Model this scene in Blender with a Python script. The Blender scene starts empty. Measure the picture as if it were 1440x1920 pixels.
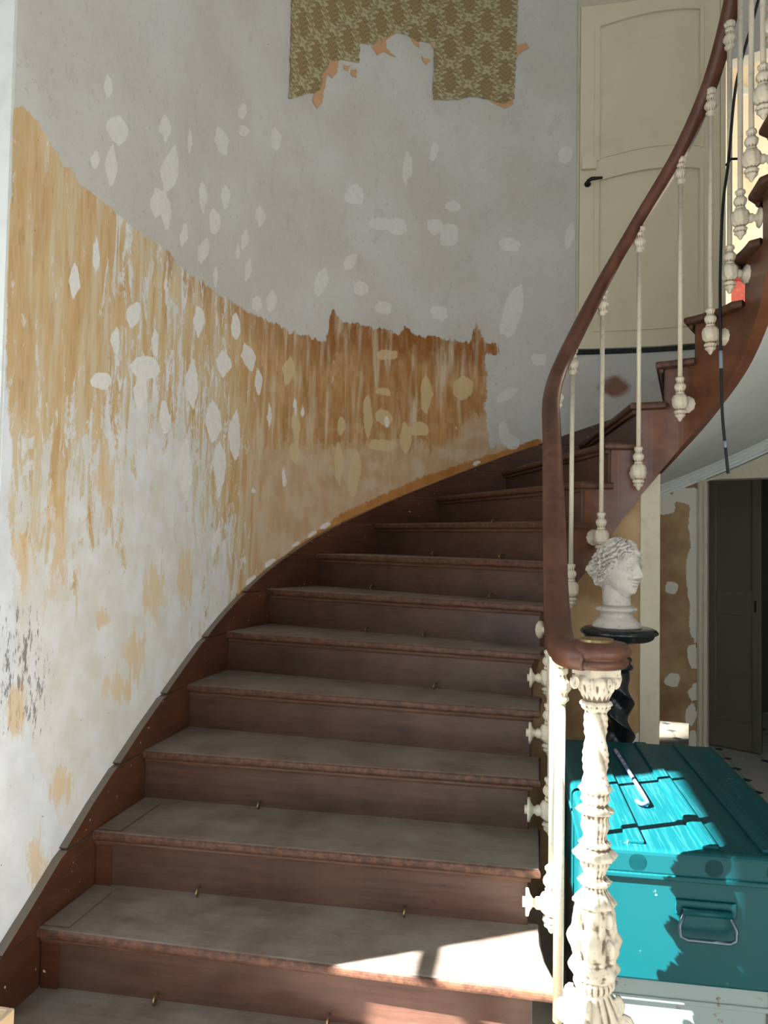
import bpy, bmesh, math, random
import numpy as np
from mathutils import Vector, Matrix, noise
random.seed(7); np.random.seed(7)
C = bpy.context.scene.collection
SC = 0.17                      # one stair riser, in metres; the plan below is laid out in risers
def M3(x, y, k): return (x*SC, y*SC, (k+1)*SC)      # k = tread number, the hall floor is k = -1
# ------------------------------------------------------------------ camera, world, light
TH, PI_, RO, CAMH = 0.194785, 0.037031, 0.017111, 7.4456
def cam_axes():
    fw = np.array([-math.sin(TH)*math.cos(PI_), math.cos(TH)*math.cos(PI_), math.sin(PI_)])
    r0 = np.array([math.cos(TH), math.sin(TH), 0]); u0 = np.cross(r0, fw)
    return math.cos(RO)*r0+math.sin(RO)*u0, -math.sin(RO)*r0+math.cos(RO)*u0, fw
cr, cu, cf = cam_axes()
cd = bpy.data.cameras.new('camera'); cam = bpy.data.objects.new('camera', cd); C.objects.link(cam)
cam.matrix_world = Matrix(((cr[0], cu[0], -cf[0], 0), (cr[1], cu[1], -cf[1], 0), (cr[2], cu[2], -cf[2], (CAMH+1)*SC), (0, 0, 0, 1)))
cd.sensor_fit = 'HORIZONTAL'; cd.sensor_width = 36; cd.lens = 36*1443/1440; cd.clip_start = .05
bpy.context.scene.camera = cam
vs = bpy.context.scene.view_settings
vs.view_transform = 'Standard'; vs.look = 'None'; vs.gamma = 1; vs.use_curve_mapping = False
vs.exposure = 0.07
w = bpy.data.worlds.new('sky'); bpy.context.scene.world = w; w.use_nodes = True
w.node_tree.nodes['Background'].inputs[0].default_value = (.66, .82, 1, 1)
w.node_tree.nodes['Background'].inputs[1].default_value = 1.2
def lamp(name, kind, loc, direction, energy, color, size=None, sy=None):
    d = bpy.data.lights.new(name, kind); d.energy = energy; d.color = color
    o = bpy.data.objects.new(name, d); C.objects.link(o); o.location = loc
    o.rotation_euler = Vector(direction).to_track_quat('-Z', 'Y').to_euler()
    if kind == 'AREA':
        d.shape = 'RECTANGLE'; d.size = size; d.size_y = sy or size
    return o
sun = lamp('sun', 'SUN', (-4, -2, 5), (.8625*math.cos(.733), .506*math.cos(.733), -math.sin(.733)), 62, (1, .98, .95))
sun.data.angle = .009
lamp('side_window_daylight', 'AREA', M3(-11.6, 2.2, 7), (1, .1, -.3), 25, (.84, .93, 1), 1.3, 2.2)
lamp('rear_door_daylight', 'AREA', M3(2.2, -7.6, 6.5), (-.15, 1, -.2), 24, (.86, .94, 1), 1.9, 2.6)
lamp('landing_window_daylight', 'AREA', M3(14.6, 31, 19.5), (-1, 0, 0), 44, (1, .95, .85), 1.1, 1.5)
b_ = lamp('back_room_daylight', 'AREA', M3(-.7, 33.2, 5.5), (6.4, 4.4, -6.5), 3.2, (1, .97, .9), .3, .3); b_.data.spread = math.radians(16)
lamp('upper_window_daylight', 'AREA', M3(12.2, 8, 25), (-1, .35, -.15), 8, (.95, .97, 1), 1.3, 1.6)
# ------------------------------------------------------------------ plan curves
def sup(cx, cy, rx, ry, n, sl):
    def g(t, off=0):
        t = np.asarray(t, float); tc = np.clip(t, 0, np.pi); c, s = np.cos(tc), np.sin(tc)
        x = cx-(rx-off)*np.sign(c)*np.abs(c)**(2/n); y = cy+(ry-off)*np.abs(s)**(2/n)
        y = np.where(t < 0, cy+t*sl, np.where(t > np.pi, cy-(t-np.pi)*sl, y))
        return np.stack([x, y], -1)
    return g
ST = sup(2.27, 17.4, 2.36, 2.75, 2.3, 2.5)      # outer string (well side)
WL = sup(2.27, 17.25, 10.37, 11.1, 2.25, 3.)    # plaster wall
def tangent_normal(g, t, off=0):
    a, b = g(t-.01, off), g(t+.01, off); d = (b-a)/np.linalg.norm(b-a)
    return d, np.array([d[1], -d[0]])           # normal points into the well / room
TI = [-2.9, -2.26, -1.636, -.976, -.44, .03, .38, .6, .8, 1.045, 1.345, 1.576, 1.81, 2.125, 2.78, 3.14, 3.46, 3.85, 4.2, 4.55]
TO = [-2.47, -1.91, -1.39, -.79, -.12, .125, .308, .522, .772, 1.022, 1.267, 1.515, 1.745, 1.975, 2.2, 2.43, 2.66, 2.9, 3.14, 3.4]
NS = 18
_WT = np.linspace(-3, 3.6, 6000); _p = WL(_WT); _WS = np.r_[0, np.cumsum(np.hypot(*np.diff(_p, axis=0).T))]; _TOS = np.interp(TO, _WT, _WS)   # arc length
def ti(q): return float(np.interp(q, range(len(TI)), TI))
def to(q): return float(np.interp(q, range(len(TO)), TO))
# ------------------------------------------------------------------ mesh helpers
def link(name, me, mat, parent=None, label=None, kind=None, smooth=False):
    o = bpy.data.objects.new(name, me); C.objects.link(o)
    if mat: me.materials.append(mat)
    if parent: o.parent = parent
    if label: o['label'] = label
    if kind: o['kind'] = kind
    if smooth:
        me.polygons.foreach_set('use_smooth', [True]*len(me.polygons)); me.update()
    return o
def mesh(name, v, f, mat, parent=None, **k):
    me = bpy.data.meshes.new(name); me.from_pydata([tuple(map(float, p)) for p in v], [], f); me.update()
    return link(name, me, mat, parent, **k)
def from_bm(name, bm, mat, parent=None, **k):
    me = bpy.data.meshes.new(name); bm.to_mesh(me); bm.free()
    return link(name, me, mat, parent, **k)
def thing(name, label, cat, loc=(0, 0, 0), rz=0, group=None):
    o = bpy.data.objects.new(name, None); C.objects.link(o); o.location = loc; o.rotation_euler.z = rz
    o['label'] = label; o['category'] = cat
    if group: o['group'] = group
    return o
def fix(bm):
    bmesh.ops.recalc_face_normals(bm, faces=bm.faces)
def bevel(bm, w, seg=2, ang=.5):
    es = [e for e in bm.edges if len(e.link_faces) == 2 and e.calc_face_angle(0) > ang]
    bmesh.ops.bevel(bm, geom=es, offset=w, segments=seg, affect='EDGES', profile=.5, clamp_overlap=True)
def box(bm, x0, x1, y0, y1, z0, z1, mat=None):
    r = bmesh.ops.create_cube(bm, size=1)
    bmesh.ops.scale(bm, vec=(x1-x0, y1-y0, z1-z0), verts=r['verts'])
    bmesh.ops.translate(bm, vec=((x0+x1)/2, (y0+y1)/2, (z0+z1)/2), verts=r['verts'])
    if mat: bmesh.ops.transform(bm, matrix=mat, verts=r['verts'])
    return r['verts']
def prism(bm, poly, z0, z1):
    """plan polygon (metres) pulled from z0 to z1; z may be a list per vertex"""
    n = len(poly); a = z0 if hasattr(z0, '__len__') else [z0]*n; b = z1 if hasattr(z1, '__len__') else [z1]*n
    lo = [bm.verts.new((p[0], p[1], a[i])) for i, p in enumerate(poly)]
    hi = [bm.verts.new((p[0], p[1], b[i])) for i, p in enumerate(poly)]
    bm.faces.new(lo[::-1]); bm.faces.new(hi)
    for i in range(n): bm.faces.new((lo[i], lo[(i+1) % n], hi[(i+1) % n], hi[i]))
    return lo, hi
def bar(bm, p, q, r, n=8):
    p, q = Vector(p), Vector(q); d = q-p
    m = Matrix.Translation((p+q)/2) @ d.to_track_quat('Z', 'Y').to_matrix().to_4x4()
    bmesh.ops.create_cone(bm, cap_ends=True, segments=n, radius1=r, radius2=r, depth=d.length, matrix=m)
def tube(pts, rad, n=10, caps=True, sect=None, up=None):
    """sweep: round of radius rad, or the section sect [(side, up)]"""
    v, f = [], []; P = [Vector(p) for p in pts]
    prev = Vector((0, 0, 1))
    for i, p in enumerate(P):
        d = (P[min(i+1, len(P)-1)]-P[max(i-1, 0)]).normalized()
        if up is not None: a = d.cross(Vector(up)).normalized()
        else:
            a = d.cross(prev)
            if a.length < 1e-4: a = d.cross(Vector((1, 0, 0)))
            a.normalize()
        b = a.cross(d).normalized()
        if up is None: prev = b
        r = rad[i] if hasattr(rad, '__len__') else rad
        ss = sect or [(math.cos(2*math.pi*j/n), math.sin(2*math.pi*j/n)) for j in range(n)]
        for s in ss: v.append(p+a*s[0]*r+b*s[1]*r)
    m = len(sect) if sect else n
    for i in range(len(P)-1):
        for j in range(m):
            f.append((i*m+j, i*m+(j+1) % m, (i+1)*m+(j+1) % m, (i+1)*m+j))
    if caps:
        f.append(tuple(range(m))[::-1]); f.append(tuple((len(P)-1)*m+j for j in range(m)))
    return v, f
def lathe(prof, n=24, mod=None, z0=0):
    """prof: [(z, r)] top to bottom; mod(z, theta, i) -> factor"""
    v, f = [], []
    for i, (z, r) in enumerate(prof):
        for j in range(n):
            th = 2*math.pi*j/n; q = r*(mod(z, th, i) if mod else 1)
            v.append((q*math.cos(th), q*math.sin(th), z+z0))
    for i in range(len(prof)-1):
        for j in range(n):
            f.append((i*n+j, (i+1)*n+j, (i+1)*n+(j+1) % n, i*n+(j+1) % n))
    f.append(tuple(range(n))); f.append(tuple((len(prof)-1)*n+j for j in range(n))[::-1])
    return v, f
def dense(prof, step):
    out = []
    for (z0, r0), (z1, r1) in zip(prof[:-1], prof[1:]):
        k = max(1, int(abs(z1-z0)/step))
        for i in range(k):
            s = i/k; out.append((z0+(z1-z0)*s, r0+(r1-r0)*s))
    out.append(prof[-1]); return out
def smooth_path(pts, k=8):
    P = [np.array(p, float) for p in pts]; out = []
    for i in range(len(P)-1):
        a, b, c, d = P[max(i-1, 0)], P[i], P[i+1], P[min(i+2, len(P)-1)]
        for j in range(k):
            s = j/k
            out.append(.5*((2*b)+(-a+c)*s+(2*a-5*b+4*c-d)*s*s+(-a+3*b-3*c+d)*s**3))
    out.append(P[-1]); return out
# ------------------------------------------------------------------ materials
class NT:
    def __init__(self, name, rough=.6, spec=.4):
        self.m = bpy.data.materials.new(name); self.m.use_nodes = True; self.t = self.m.node_tree
        self.b = self.t.nodes['Principled BSDF']; self.b.inputs['Roughness'].default_value = rough
        self.b.inputs['Specular IOR Level'].default_value = spec
        self.co = self.t.nodes.new('ShaderNodeTexCoord')
    def n(self, kind): return self.t.nodes.new('ShaderNode'+kind)
    def l(self, a, b): self.t.links.new(a, b)
    def put(self, sock, v):
        if hasattr(v, 'is_output'): self.l(v, sock)
        else: sock.default_value = v
    def math(self, op, a, b=0., c=0.):
        x = self.n('Math'); x.operation = op
        for i, v in enumerate((a, b, c)): self.put(x.inputs[i], v)
        return x.outputs[0]
    def map(self, scale, rot=(0, 0, 0), src='Object'):
        x = self.n('Mapping'); self.l(self.co.outputs[src], x.inputs[0]); x.inputs['Scale'].default_value = scale
        x.inputs['Rotation'].default_value = rot
        return x.outputs[0]
    def noise(self, vec, scale, detail=4, rough=.55, dist=0):
        x = self.n('TexNoise'); self.l(vec, x.inputs['Vector']); x.inputs['Scale'].default_value = scale
        x.inputs['Detail'].default_value = detail; x.inputs['Roughness'].default_value = rough; x.inputs['Distortion'].default_value = dist
        return x.outputs[0]
    def step(self, v, lo, hi):
        x = self.n('MapRange'); x.interpolation_type = 'SMOOTHSTEP'; self.put(x.inputs[0], v)
        x.inputs[1].default_value = lo; x.inputs[2].default_value = hi
        return x.outputs[0]
    def mix(self, fac, a, b, mode='MIX'):
        x = self.n('Mix'); x.data_type = 'RGBA'; x.blend_type = mode; self.put(x.inputs[0], fac)
        for i, v in ((6, a), (7, b)):
            if isinstance(v, tuple): v = (*v[:3], 1)
            self.put(x.inputs[i], v)
        return x.outputs[2]
    def attr(self, name):
        x = self.n('Attribute'); x.attribute_name = name; s = self.n('SeparateColor'); self.l(x.outputs['Color'], s.inputs[0])
        return s.outputs
    def bump(self, h, strength=.3, dist=.002):
        x = self.n('Bump'); self.put(x.inputs['Height'], h); x.inputs['Strength'].default_value = strength; x.inputs['Distance'].default_value = dist
        self.l(x.outputs[0], self.b.inputs['Normal'])
    def out(self, col, rough=None, metal=None):
        if isinstance(col, tuple): col = (*col[:3], 1)
        self.put(self.b.inputs['Base Color'], col)
        if rough is not None: self.put(self.b.inputs['Roughness'], rough)
        if metal is not None: self.b.inputs['Metallic'].default_value = metal
        return self.m
def lin(r, g, b):
    return tuple(((c/255)/12.92 if c/255 < .04045 else ((c/255+.055)/1.055)**2.4) for c in (r, g, b))
def wood(name, c1, c2, grain=(3, 3, 40), rough=.45, dust=None, dustw=.5, wear=None, spec=.4, sides=None, specks=False, topdust=None):
    t = NT(name, rough, spec); v = t.map(grain)
    g = t.noise(v, 2.2, 6, .6, .6); big = t.noise(t.map((1, 1, 1)), 2.3, 3)
    col = t.mix(t.step(g, .3, .7), c1, c2)
    col = t.mix(t.math('MULTIPLY', t.step(big, .35, .75), .55), col, tuple(.45*x for x in c1))
    if wear:
        f = t.noise(t.map((1, 1, 1)), 55, 5, .7); col = t.mix(t.math('MULTIPLY', t.step(f, .6, .72), .6), col, wear)
    if dust:
        d = t.noise(t.map((1, 1, 1)), 6, 6, .65)
        col = t.mix(t.math('MULTIPLY', t.step(d, .25, .75), dustw), col, dust)
    if topdust:
        gn = t.n('NewGeometry'); sz = t.n('SeparateXYZ'); t.l(gn.outputs['True Normal'], sz.inputs[0]); col = t.mix(t.step(sz.outputs[2], .35, .7), col, topdust)
    if specks:
        col = t.mix(t.step(t.noise(t.map((1, 1, 1)), 70, 1, .5), .765, .785), col, lin(205, 190, 160))
    if sides:      # dust lies on top, the nosing front is bare wood
        ge = t.n('NewGeometry'); sx = t.n('SeparateXYZ'); t.l(ge.outputs['True Normal'], sx.inputs[0])
        f = t.noise(t.map((1, 1, 1)), 45, 5, .7)
        col = t.mix(t.step(t.math('ADD', sx.outputs[2], t.math('MULTIPLY', t.math('SUBTRACT', f, .5), .5)), .75, .95), t.mix(t.step(f, .4, .62), sides[1], sides[0]), col)
    t.bump(g, .15, .001)
    return t.out(col)
TREAD = wood('worn_dusty_wood', lin(100, 84, 72), lin(122, 106, 94), (3, 26, 3), .5, lin(148, 141, 134), .6, lin(78, 62, 52), .4, (lin(98, 64, 46), lin(68, 44, 33)))
RISER = wood('brown_stained_wood', lin(66, 42, 34), lin(86, 57, 46), (2, 14, 30), .42, lin(106, 86, 70), .3, lin(42, 28, 23))
SKIRT = wood('red_brown_wood', lin(70, 40, 28), lin(92, 54, 36), (2, 3, 26), .4, None, 0, lin(46, 28, 20), .4, None, True, lin(112, 102, 90))
STRING = wood('waxed_string_wood', lin(92, 54, 36), lin(120, 74, 48), (3, 3, 8), .3, None, 0, lin(52, 32, 24), .5)
NOSE = wood('nosing_wood', lin(84, 56, 42), lin(104, 72, 54), (4, 8, 30), .45, None, 0, lin(52, 34, 26))
RAILM = wood('polished_rail_wood', lin(82, 50, 38), lin(112, 72, 54), (8, 8, 3), .38, None, 0, lin(48, 30, 24), .35)
def paint(name, col, dirt, amt=.5, rough=.5, scale=30, bump=.2, crev=None, cw=.455):
    t = NT(name, rough); a = t.noise(t.map((1, 1, 1)), scale, 6, .7); b = t.noise(t.map((1, 1, .3)), 5, 4)
    c = t.mix(t.math('MULTIPLY', t.step(a, .5, .75), amt), col, dirt)
    c = t.mix(t.math('MULTIPLY', t.step(b, .45, .8), amt*.6), c, dirt)
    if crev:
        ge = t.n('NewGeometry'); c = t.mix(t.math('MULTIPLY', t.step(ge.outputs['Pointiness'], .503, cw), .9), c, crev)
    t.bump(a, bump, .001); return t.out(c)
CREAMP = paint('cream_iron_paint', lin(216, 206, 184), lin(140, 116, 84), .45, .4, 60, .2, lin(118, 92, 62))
IRONS = paint('weathered_cream_scroll_iron', lin(206, 196, 176), lin(128, 104, 76), .6, .5, 45, .5)
CREAMS = paint('cream_bracket_paint', lin(214, 204, 182), lin(150, 126, 94), .4, .4, 60)
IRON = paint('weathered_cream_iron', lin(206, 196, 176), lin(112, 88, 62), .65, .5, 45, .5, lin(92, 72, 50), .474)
DOORP = paint('cream_door_paint', lin(212, 202, 174), lin(184, 170, 138), .3, .45, 4)
CASE = paint('cream_casing_paint', lin(192, 184, 160), lin(130, 116, 92), .35, .5, 14)
WHITEP = paint('white_ceiling_plaster', lin(206, 210, 206), lin(182, 184, 178), .5, .75, 9, .5)
BLACKW = paint('black_lacquer', lin(22, 24, 26), lin(60, 62, 62), .25, .22, 30)
BLACK = paint('black_rubber', lin(14, 14, 16), lin(34, 34, 36), .3, .45, 30)
GREYB = paint('grey_sleeve', lin(120, 130, 138), lin(90, 96, 100), .3, .5)
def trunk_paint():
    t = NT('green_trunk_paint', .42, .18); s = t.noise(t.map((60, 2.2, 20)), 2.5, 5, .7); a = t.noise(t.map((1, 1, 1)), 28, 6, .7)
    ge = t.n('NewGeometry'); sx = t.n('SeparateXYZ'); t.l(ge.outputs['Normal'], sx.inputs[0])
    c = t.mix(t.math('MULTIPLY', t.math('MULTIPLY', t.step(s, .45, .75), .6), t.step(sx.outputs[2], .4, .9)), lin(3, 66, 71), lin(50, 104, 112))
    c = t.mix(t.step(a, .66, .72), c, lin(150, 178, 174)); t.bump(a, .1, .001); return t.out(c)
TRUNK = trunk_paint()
def trunk2_paint():
    t = NT('blue_grey_trunk_paint', .5); a = t.noise(t.map((1, 1, 1)), 30, 6, .75)
    c = t.mix(t.step(a, .6, .68), lin(128, 142, 142), lin(106, 74, 52)); return t.out(c)
TRUNK2 = trunk2_paint()
STEEL = NT('dark_steel', .35).out(lin(84, 100, 108), None, .8)
BRASS = NT('aged_brass', .35).out(lin(150, 128, 88), None, .9)
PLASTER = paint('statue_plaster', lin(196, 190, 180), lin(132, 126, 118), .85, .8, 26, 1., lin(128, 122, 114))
def wall_material():
    t = NT('peeling_plaster', .8, .25); A = t.attr('m1'); B = t.attr('m2'); E = t.attr('m4')
    ver = t.map((22, 22, 3.6)); iso = t.map((1, 1, 1))
    streak = t.noise(ver, 1.0, 6, .62, .4); fine = t.noise(iso, 38, 6, .7); med = t.noise(iso, 9, 5, .6); big = t.noise(iso, 2.2, 4)
    # ground: old grey-beige paint / paler towards the lower left
    base = t.mix(t.step(big, .3, .7), lin(184, 182, 174), lin(194, 194, 190))
    base = t.mix(t.step(t.noise(t.map((3, 3, 2), (.6, .5, .4)), 3, 7, .72), .5, .85), base, lin(170, 168, 164))
    base = t.mix(t.math('MULTIPLY', t.step(fine, .56, .7), .55), base, lin(158, 155, 148)); base = t.mix(t.math('MULTIPLY', t.step(t.noise(iso, 70, 5, .75), .54, .68), .4), base, lin(206, 206, 202))
    base = t.mix(B[2], base, t.mix(t.step(med, .3, .7), lin(220, 224, 230), lin(206, 210, 214)))
    # ochre stain
    och = t.math('ADD', A[0], t.math('MULTIPLY', t.math('SUBTRACT', streak, .5), .9))
    och = t.math('ADD', och, t.math('ADD', t.math('MULTIPLY', t.math('SUBTRACT', fine, .5), .35), t.math('MULTIPLY', t.math('SUBTRACT', med, .5), .7)))
    ochm = t.step(och, -.04, .05)
    gold = t.mix(t.step(streak, .25, .75), lin(184, 149, 99), lin(204, 178, 136))
    brown = t.mix(t.step(streak, .28, .72), lin(154, 106, 58), lin(186, 146, 98))
    oc = t.mix(B[0], gold, brown)
    oc = t.mix(t.math('MULTIPLY', t.step(med, .5, .7), .5), oc, lin(192, 168, 132))
    oc = t.mix(t.math('MULTIPLY', t.step(t.noise(ver, 2.3, 5, .7), .55, .72), .6), oc, lin(150, 92, 38))
    oc = t.mix(t.math('MULTIPLY', E[2], t.step(t.math('ADD', streak, t.math('MULTIPLY', fine, .6)), .45, .95)), oc, lin(136, 84, 36))
    # scraped areas inside the ochre
    scr = t.math('ADD', t.math('ADD', t.noise(t.map((15, 15, 3.4)), 1.3, 9, .76, .7), A[2]), -.78)
    scm = t.step(t.math('ADD', scr, t.math('MULTIPLY', t.math('SUBTRACT', fine, .5), .25)), -.03, .04)
    veil = t.step(t.math('ADD', t.noise(t.map((13, 13, 1.6)), 1.6, 6, .6, .3), t.math('MULTIPLY', A[2], .55)), .52, .78)
    oc = t.mix(t.math('MULTIPLY', veil, .72), oc, lin(206, 196, 172))
    oc = t.mix(scm, oc, t.mix(t.step(med, .3, .7), lin(216, 218, 220), lin(204, 202, 194)))
    col = t.mix(ochm, base, oc)
    F = t.attr('m5')
    wash = t.step(t.math('ADD', t.math('MULTIPLY', F[0], .55), t.noise(t.map((11, 11, 6)), 1.4, 7, .7, .5)), .72, .9)
    col = t.mix(t.math('MULTIPLY', t.math('MULTIPLY', wash, ochm), .8), col, t.mix(t.step(med, .35, .65), lin(186, 156, 122), lin(196, 176, 152)))
    strip = t.step(t.math('ADD', E[1], t.math('MULTIPLY', t.math('SUBTRACT', fine, .5), 1.1)), .28, .5)
    col = t.mix(strip, col, t.mix(t.step(med, .3, .7), lin(166, 108, 52), lin(182, 130, 74)))
    # cream dabs, white filler dabs
    wob = t.math('MULTIPLY', t.math('SUBTRACT', t.noise(t.map((1, 1, .6)), 40, 6, .7), .5), .8)
    col = t.mix(t.math('MULTIPLY', t.step(t.math('ADD', B[1], wob), .0, .12), .75), col, t.mix(t.step(fine, .3, .7), lin(206, 180, 130), lin(200, 186, 152)))
    col = t.mix(t.math('MULTIPLY', t.step(t.math('ADD', A[1], wob), .0, .1), E[0]), col, t.mix(t.step(fine, .3, .7), lin(226, 226, 224), lin(214, 213, 208)))
    D = t.attr('m3')
    mold = t.math('ADD', t.math('MULTIPLY', t.noise(t.map((34, 34, 9)), 1.6, 6, .75), 1.), t.math('MULTIPLY', D[0], .22))
    col = t.mix(t.math('MULTIPLY', t.step(mold, .715, .78), .75), col, lin(84, 80, 76))
    rs = t.step(t.math('ADD', D[1], t.math('MULTIPLY', t.math('SUBTRACT', med, .5), 1.2)), -.1, .5)
    col = t.mix(t.math('MULTIPLY', rs, .85), col, lin(120, 66, 32))
    tan = t.math('ADD', D[2], t.math('MULTIPLY', t.math('SUBTRACT', t.noise(t.map((16, 16, 5)), 1.5, 9, .78, .4), .5), 4.2))
    col = t.mix(t.math('MULTIPLY', t.step(tan, .12, .6), .68), col, t.mix(t.step(med, .35, .65), lin(206, 172, 120), lin(214, 190, 148)))
    col = t.mix(t.step(t.noise(iso, 90, 2, .5), .755, .775), col, lin(90, 84, 76))
    t.bump(t.math('ADD', t.math('MULTIPLY', ochm, -.5), t.math('ADD', fine, med)), .25, .003)
    return t.out(col)
WALLM = wall_material()
def stripped_material(name, seed, edge=None):
    """bare ochre plaster with white filler"""
    t = NT(name, .85, .2); iso = t.map((1, 1, 1)); n = t.noise(iso, 5+seed, 5, .6); f = t.noise(iso, 40, 5, .7)
    c = t.mix(t.step(n, .3, .7), lin(136, 106, 74), lin(172, 144, 108))
    A = t.attr('m1')
    wv = t.math('ADD', A[1], t.math('MULTIPLY', t.math('SUBTRACT', t.noise(iso, 26, 5, .65), .5), .8))
    c = t.mix(t.step(wv, 0, .1), c, lin(208, 204, 190)); t.bump(f, .3, .002); return t.out(c)
STRIP = stripped_material('stripped_plaster', 0)
ORANGE = paint('cream_orange_plaster', lin(236, 222, 198), lin(212, 174, 124), .7, .85, 5, .3)
DARKD = paint('dark_green_door_paint', lin(104, 98, 80), lin(80, 76, 62), .4, .5, 5)
TILEW = paint('white_floor_tile', lin(200, 192, 176), lin(160, 148, 128), .5, .4, 12)
TILED = paint('slate_floor_tile', lin(60, 68, 76), lin(40, 44, 50), .4, .4, 12)
JOINT = paint('floor_joint_mortar', lin(176, 170, 160), lin(140, 132, 120), .5, .8)
DIMP = paint('shade_toned_room_plaster', lin(84, 78, 68), lin(60, 56, 50), .5, .8, 6)  # shade of the unlit back room is put into this plaster colour
PLAIN = paint('plain_room_plaster', lin(206, 204, 198), lin(188, 184, 176), .5, .8, 6)
# ------------------------------------------------------------------ painted masks of the long plaster wall
def project(P):
    d = P-np.array([0, 0, CAMH]); z = d@cf; z = np.where(z < .5, .5, z)
    return 720+1443*(d@cr)/z, 960-1443*(d@cu)/z
def sd_poly(x, y, poly):
    d = np.full(x.shape, 1e9); ins = np.zeros(x.shape, bool); n = len(poly)
    for i in range(n):
        (ax, ay), (bx, by) = poly[i], poly[(i+1) % n]
        ex, ey = bx-ax, by-ay; wx, wy = x-ax, y-ay
        s = np.clip((wx*ex+wy*ey)/(ex*ex+ey*ey+1e-9), 0, 1)
        d = np.minimum(d, (wx-ex*s)**2+(wy-ey*s)**2)
        ins ^= ((ay > y) != (by > y)) & (x < (bx-ax)*(y-ay)/((by-ay) if by != ay else 1e-9)+ax)
    d = np.sqrt(d); return np.where(ins, d, -d)
OCHRE = [(14, 420), (24, 300), (26, 205), (45, 200), (62, 222), (90, 262), (118, 305), (150, 342), (205, 386), (258, 432), (318, 474), (330, 492), (400, 545), (470, 588),
         (518, 606), (560, 628), (612, 642), (616, 600), (626, 574), (640, 602), (700, 612), (746, 624), (757, 610), (772, 626), (860, 640), (884, 645),
         (894, 606), (905, 630), (914, 642), (935, 642), (935, 662), (911, 668), (913, 720), (911, 790), (918, 838), (962, 838), (1010, 822), (1010, 845), (960, 870), (700, 985), (400, 1190), (250, 1400), (120, 1560), (30, 1300), (20, 900), (12, 500)]
DABS = [(203, 165, 10, 27, 0), (220, 245, 22, 28, 0), (310, 240, 14, 28, 0), (318, 315, 20, 45, 5), (295, 380, 18, 28, 0), (312, 400, 10, 30, 0), (210, 310, 14, 40, 0), (178, 300, 10, 22, 0),
        (356, 265, 5, 24, 0), (415, 265, 15, 30, -15), (455, 208, 10, 18, 0), (456, 246, 10, 12, 10), (518, 260, 11, 22, 0), (423, 370, 10, 23, 0), (402, 415, 12, 24, 0), (381, 370, 9, 30, 0), (381, 470, 14, 25, 10),
        (345, 440, 9, 28, 10), (488, 406, 11, 20, 0), (446, 470, 5, 16, 0), (459, 450, 8, 20, 5), (466, 505, 8, 24, 10), (481, 570, 11, 15, 0), (508, 566, 12, 22, 10), (405, 520, 5, 22, 0),
        (140, 525, 12, 34, 0), (373, 602, 13, 30, -5), (441, 612, 10, 26, 0), (467, 670, 15, 28, -15), (180, 480, 8, 38, 0), (250, 590, 16, 25, 15),
        (665, 365, 18, 20, 0), (712, 420, 22, 13, 0), (745, 425, 20, 17, 0), (815, 425, 16, 16, -30), (842, 440, 18, 22, 0), (850, 387, 17, 11, 0), (658, 490, 12, 18, 30), (603, 528, 13, 28, 18), (677, 541, 14, 15, 20), (718, 577, 16, 13, 10),
        (823, 588, 17, 15, 0), (963, 578, 20, 46, 15), (950, 615, 16, 18, 0), (1010, 674, 15, 12, 0), (955, 458, 24, 14, 0), (1060, 290, 15, 18, 10), (1068, 440, 9, 26, 10), (763, 317, 11, 34, 5), (815, 285, 9, 18, 10), (950, 740, 24, 10, -35),
        (945, 812, 12, 22, 0), (960, 830, 14, 14, 0), (505, 780, 5, 30, 0), (567, 770, 5, 18, 0), (485, 715, 8, 26, 0), (270, 690, 28, 22, 0), (262, 735, 14, 36, 0), (310, 780, 12, 32, 0), (190, 715, 22, 18, 0), (400, 790, 16, 40, 0), (420, 680, 16, 26, 0),
        (440, 815, 14, 46, 0), (412, 880, 14, 50, 0), (348, 880, 16, 60, 0), (290, 640, 8, 30, 0), (360, 720, 14, 50, 0), (475, 920, 6, 6, 0), (533, 895, 5, 20, -5), (405, 1010, 8, 34, 12), (553, 760, 4, 22, 0), (216, 640, 10, 28, 0), (725, 790, 6, 14, 0),
        (585, 1002, 12, 4, -35), (610, 986, 14, 5, -30), (555, 1021, 10, 4, -35), (893, 868, 9, 4, -20), (506, 1055, 14, 5, -40), (470, 1088, 14, 5, -42)]
CREAM = [(325, 545, 8, 25, 0), (540, 697, 12, 30, 5), (555, 800, 9, 40, 0), (553, 850, 12, 20, 0), (640, 800, 10, 20, 8), (720, 784, 18, 15, 20), (720, 735, 16, 8, 10), (800, 740, 14, 36, 0), (868, 728, 22, 24, 30),
         (665, 890, 13, 45, 8), (635, 868, 10, 42, 0), (725, 665, 22, 10, 0), (785, 805, 20, 14, 0), (690, 780, 10, 40, 0), (715, 835, 26, 12, 0), (760, 820, 12, 30, 0)]
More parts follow.
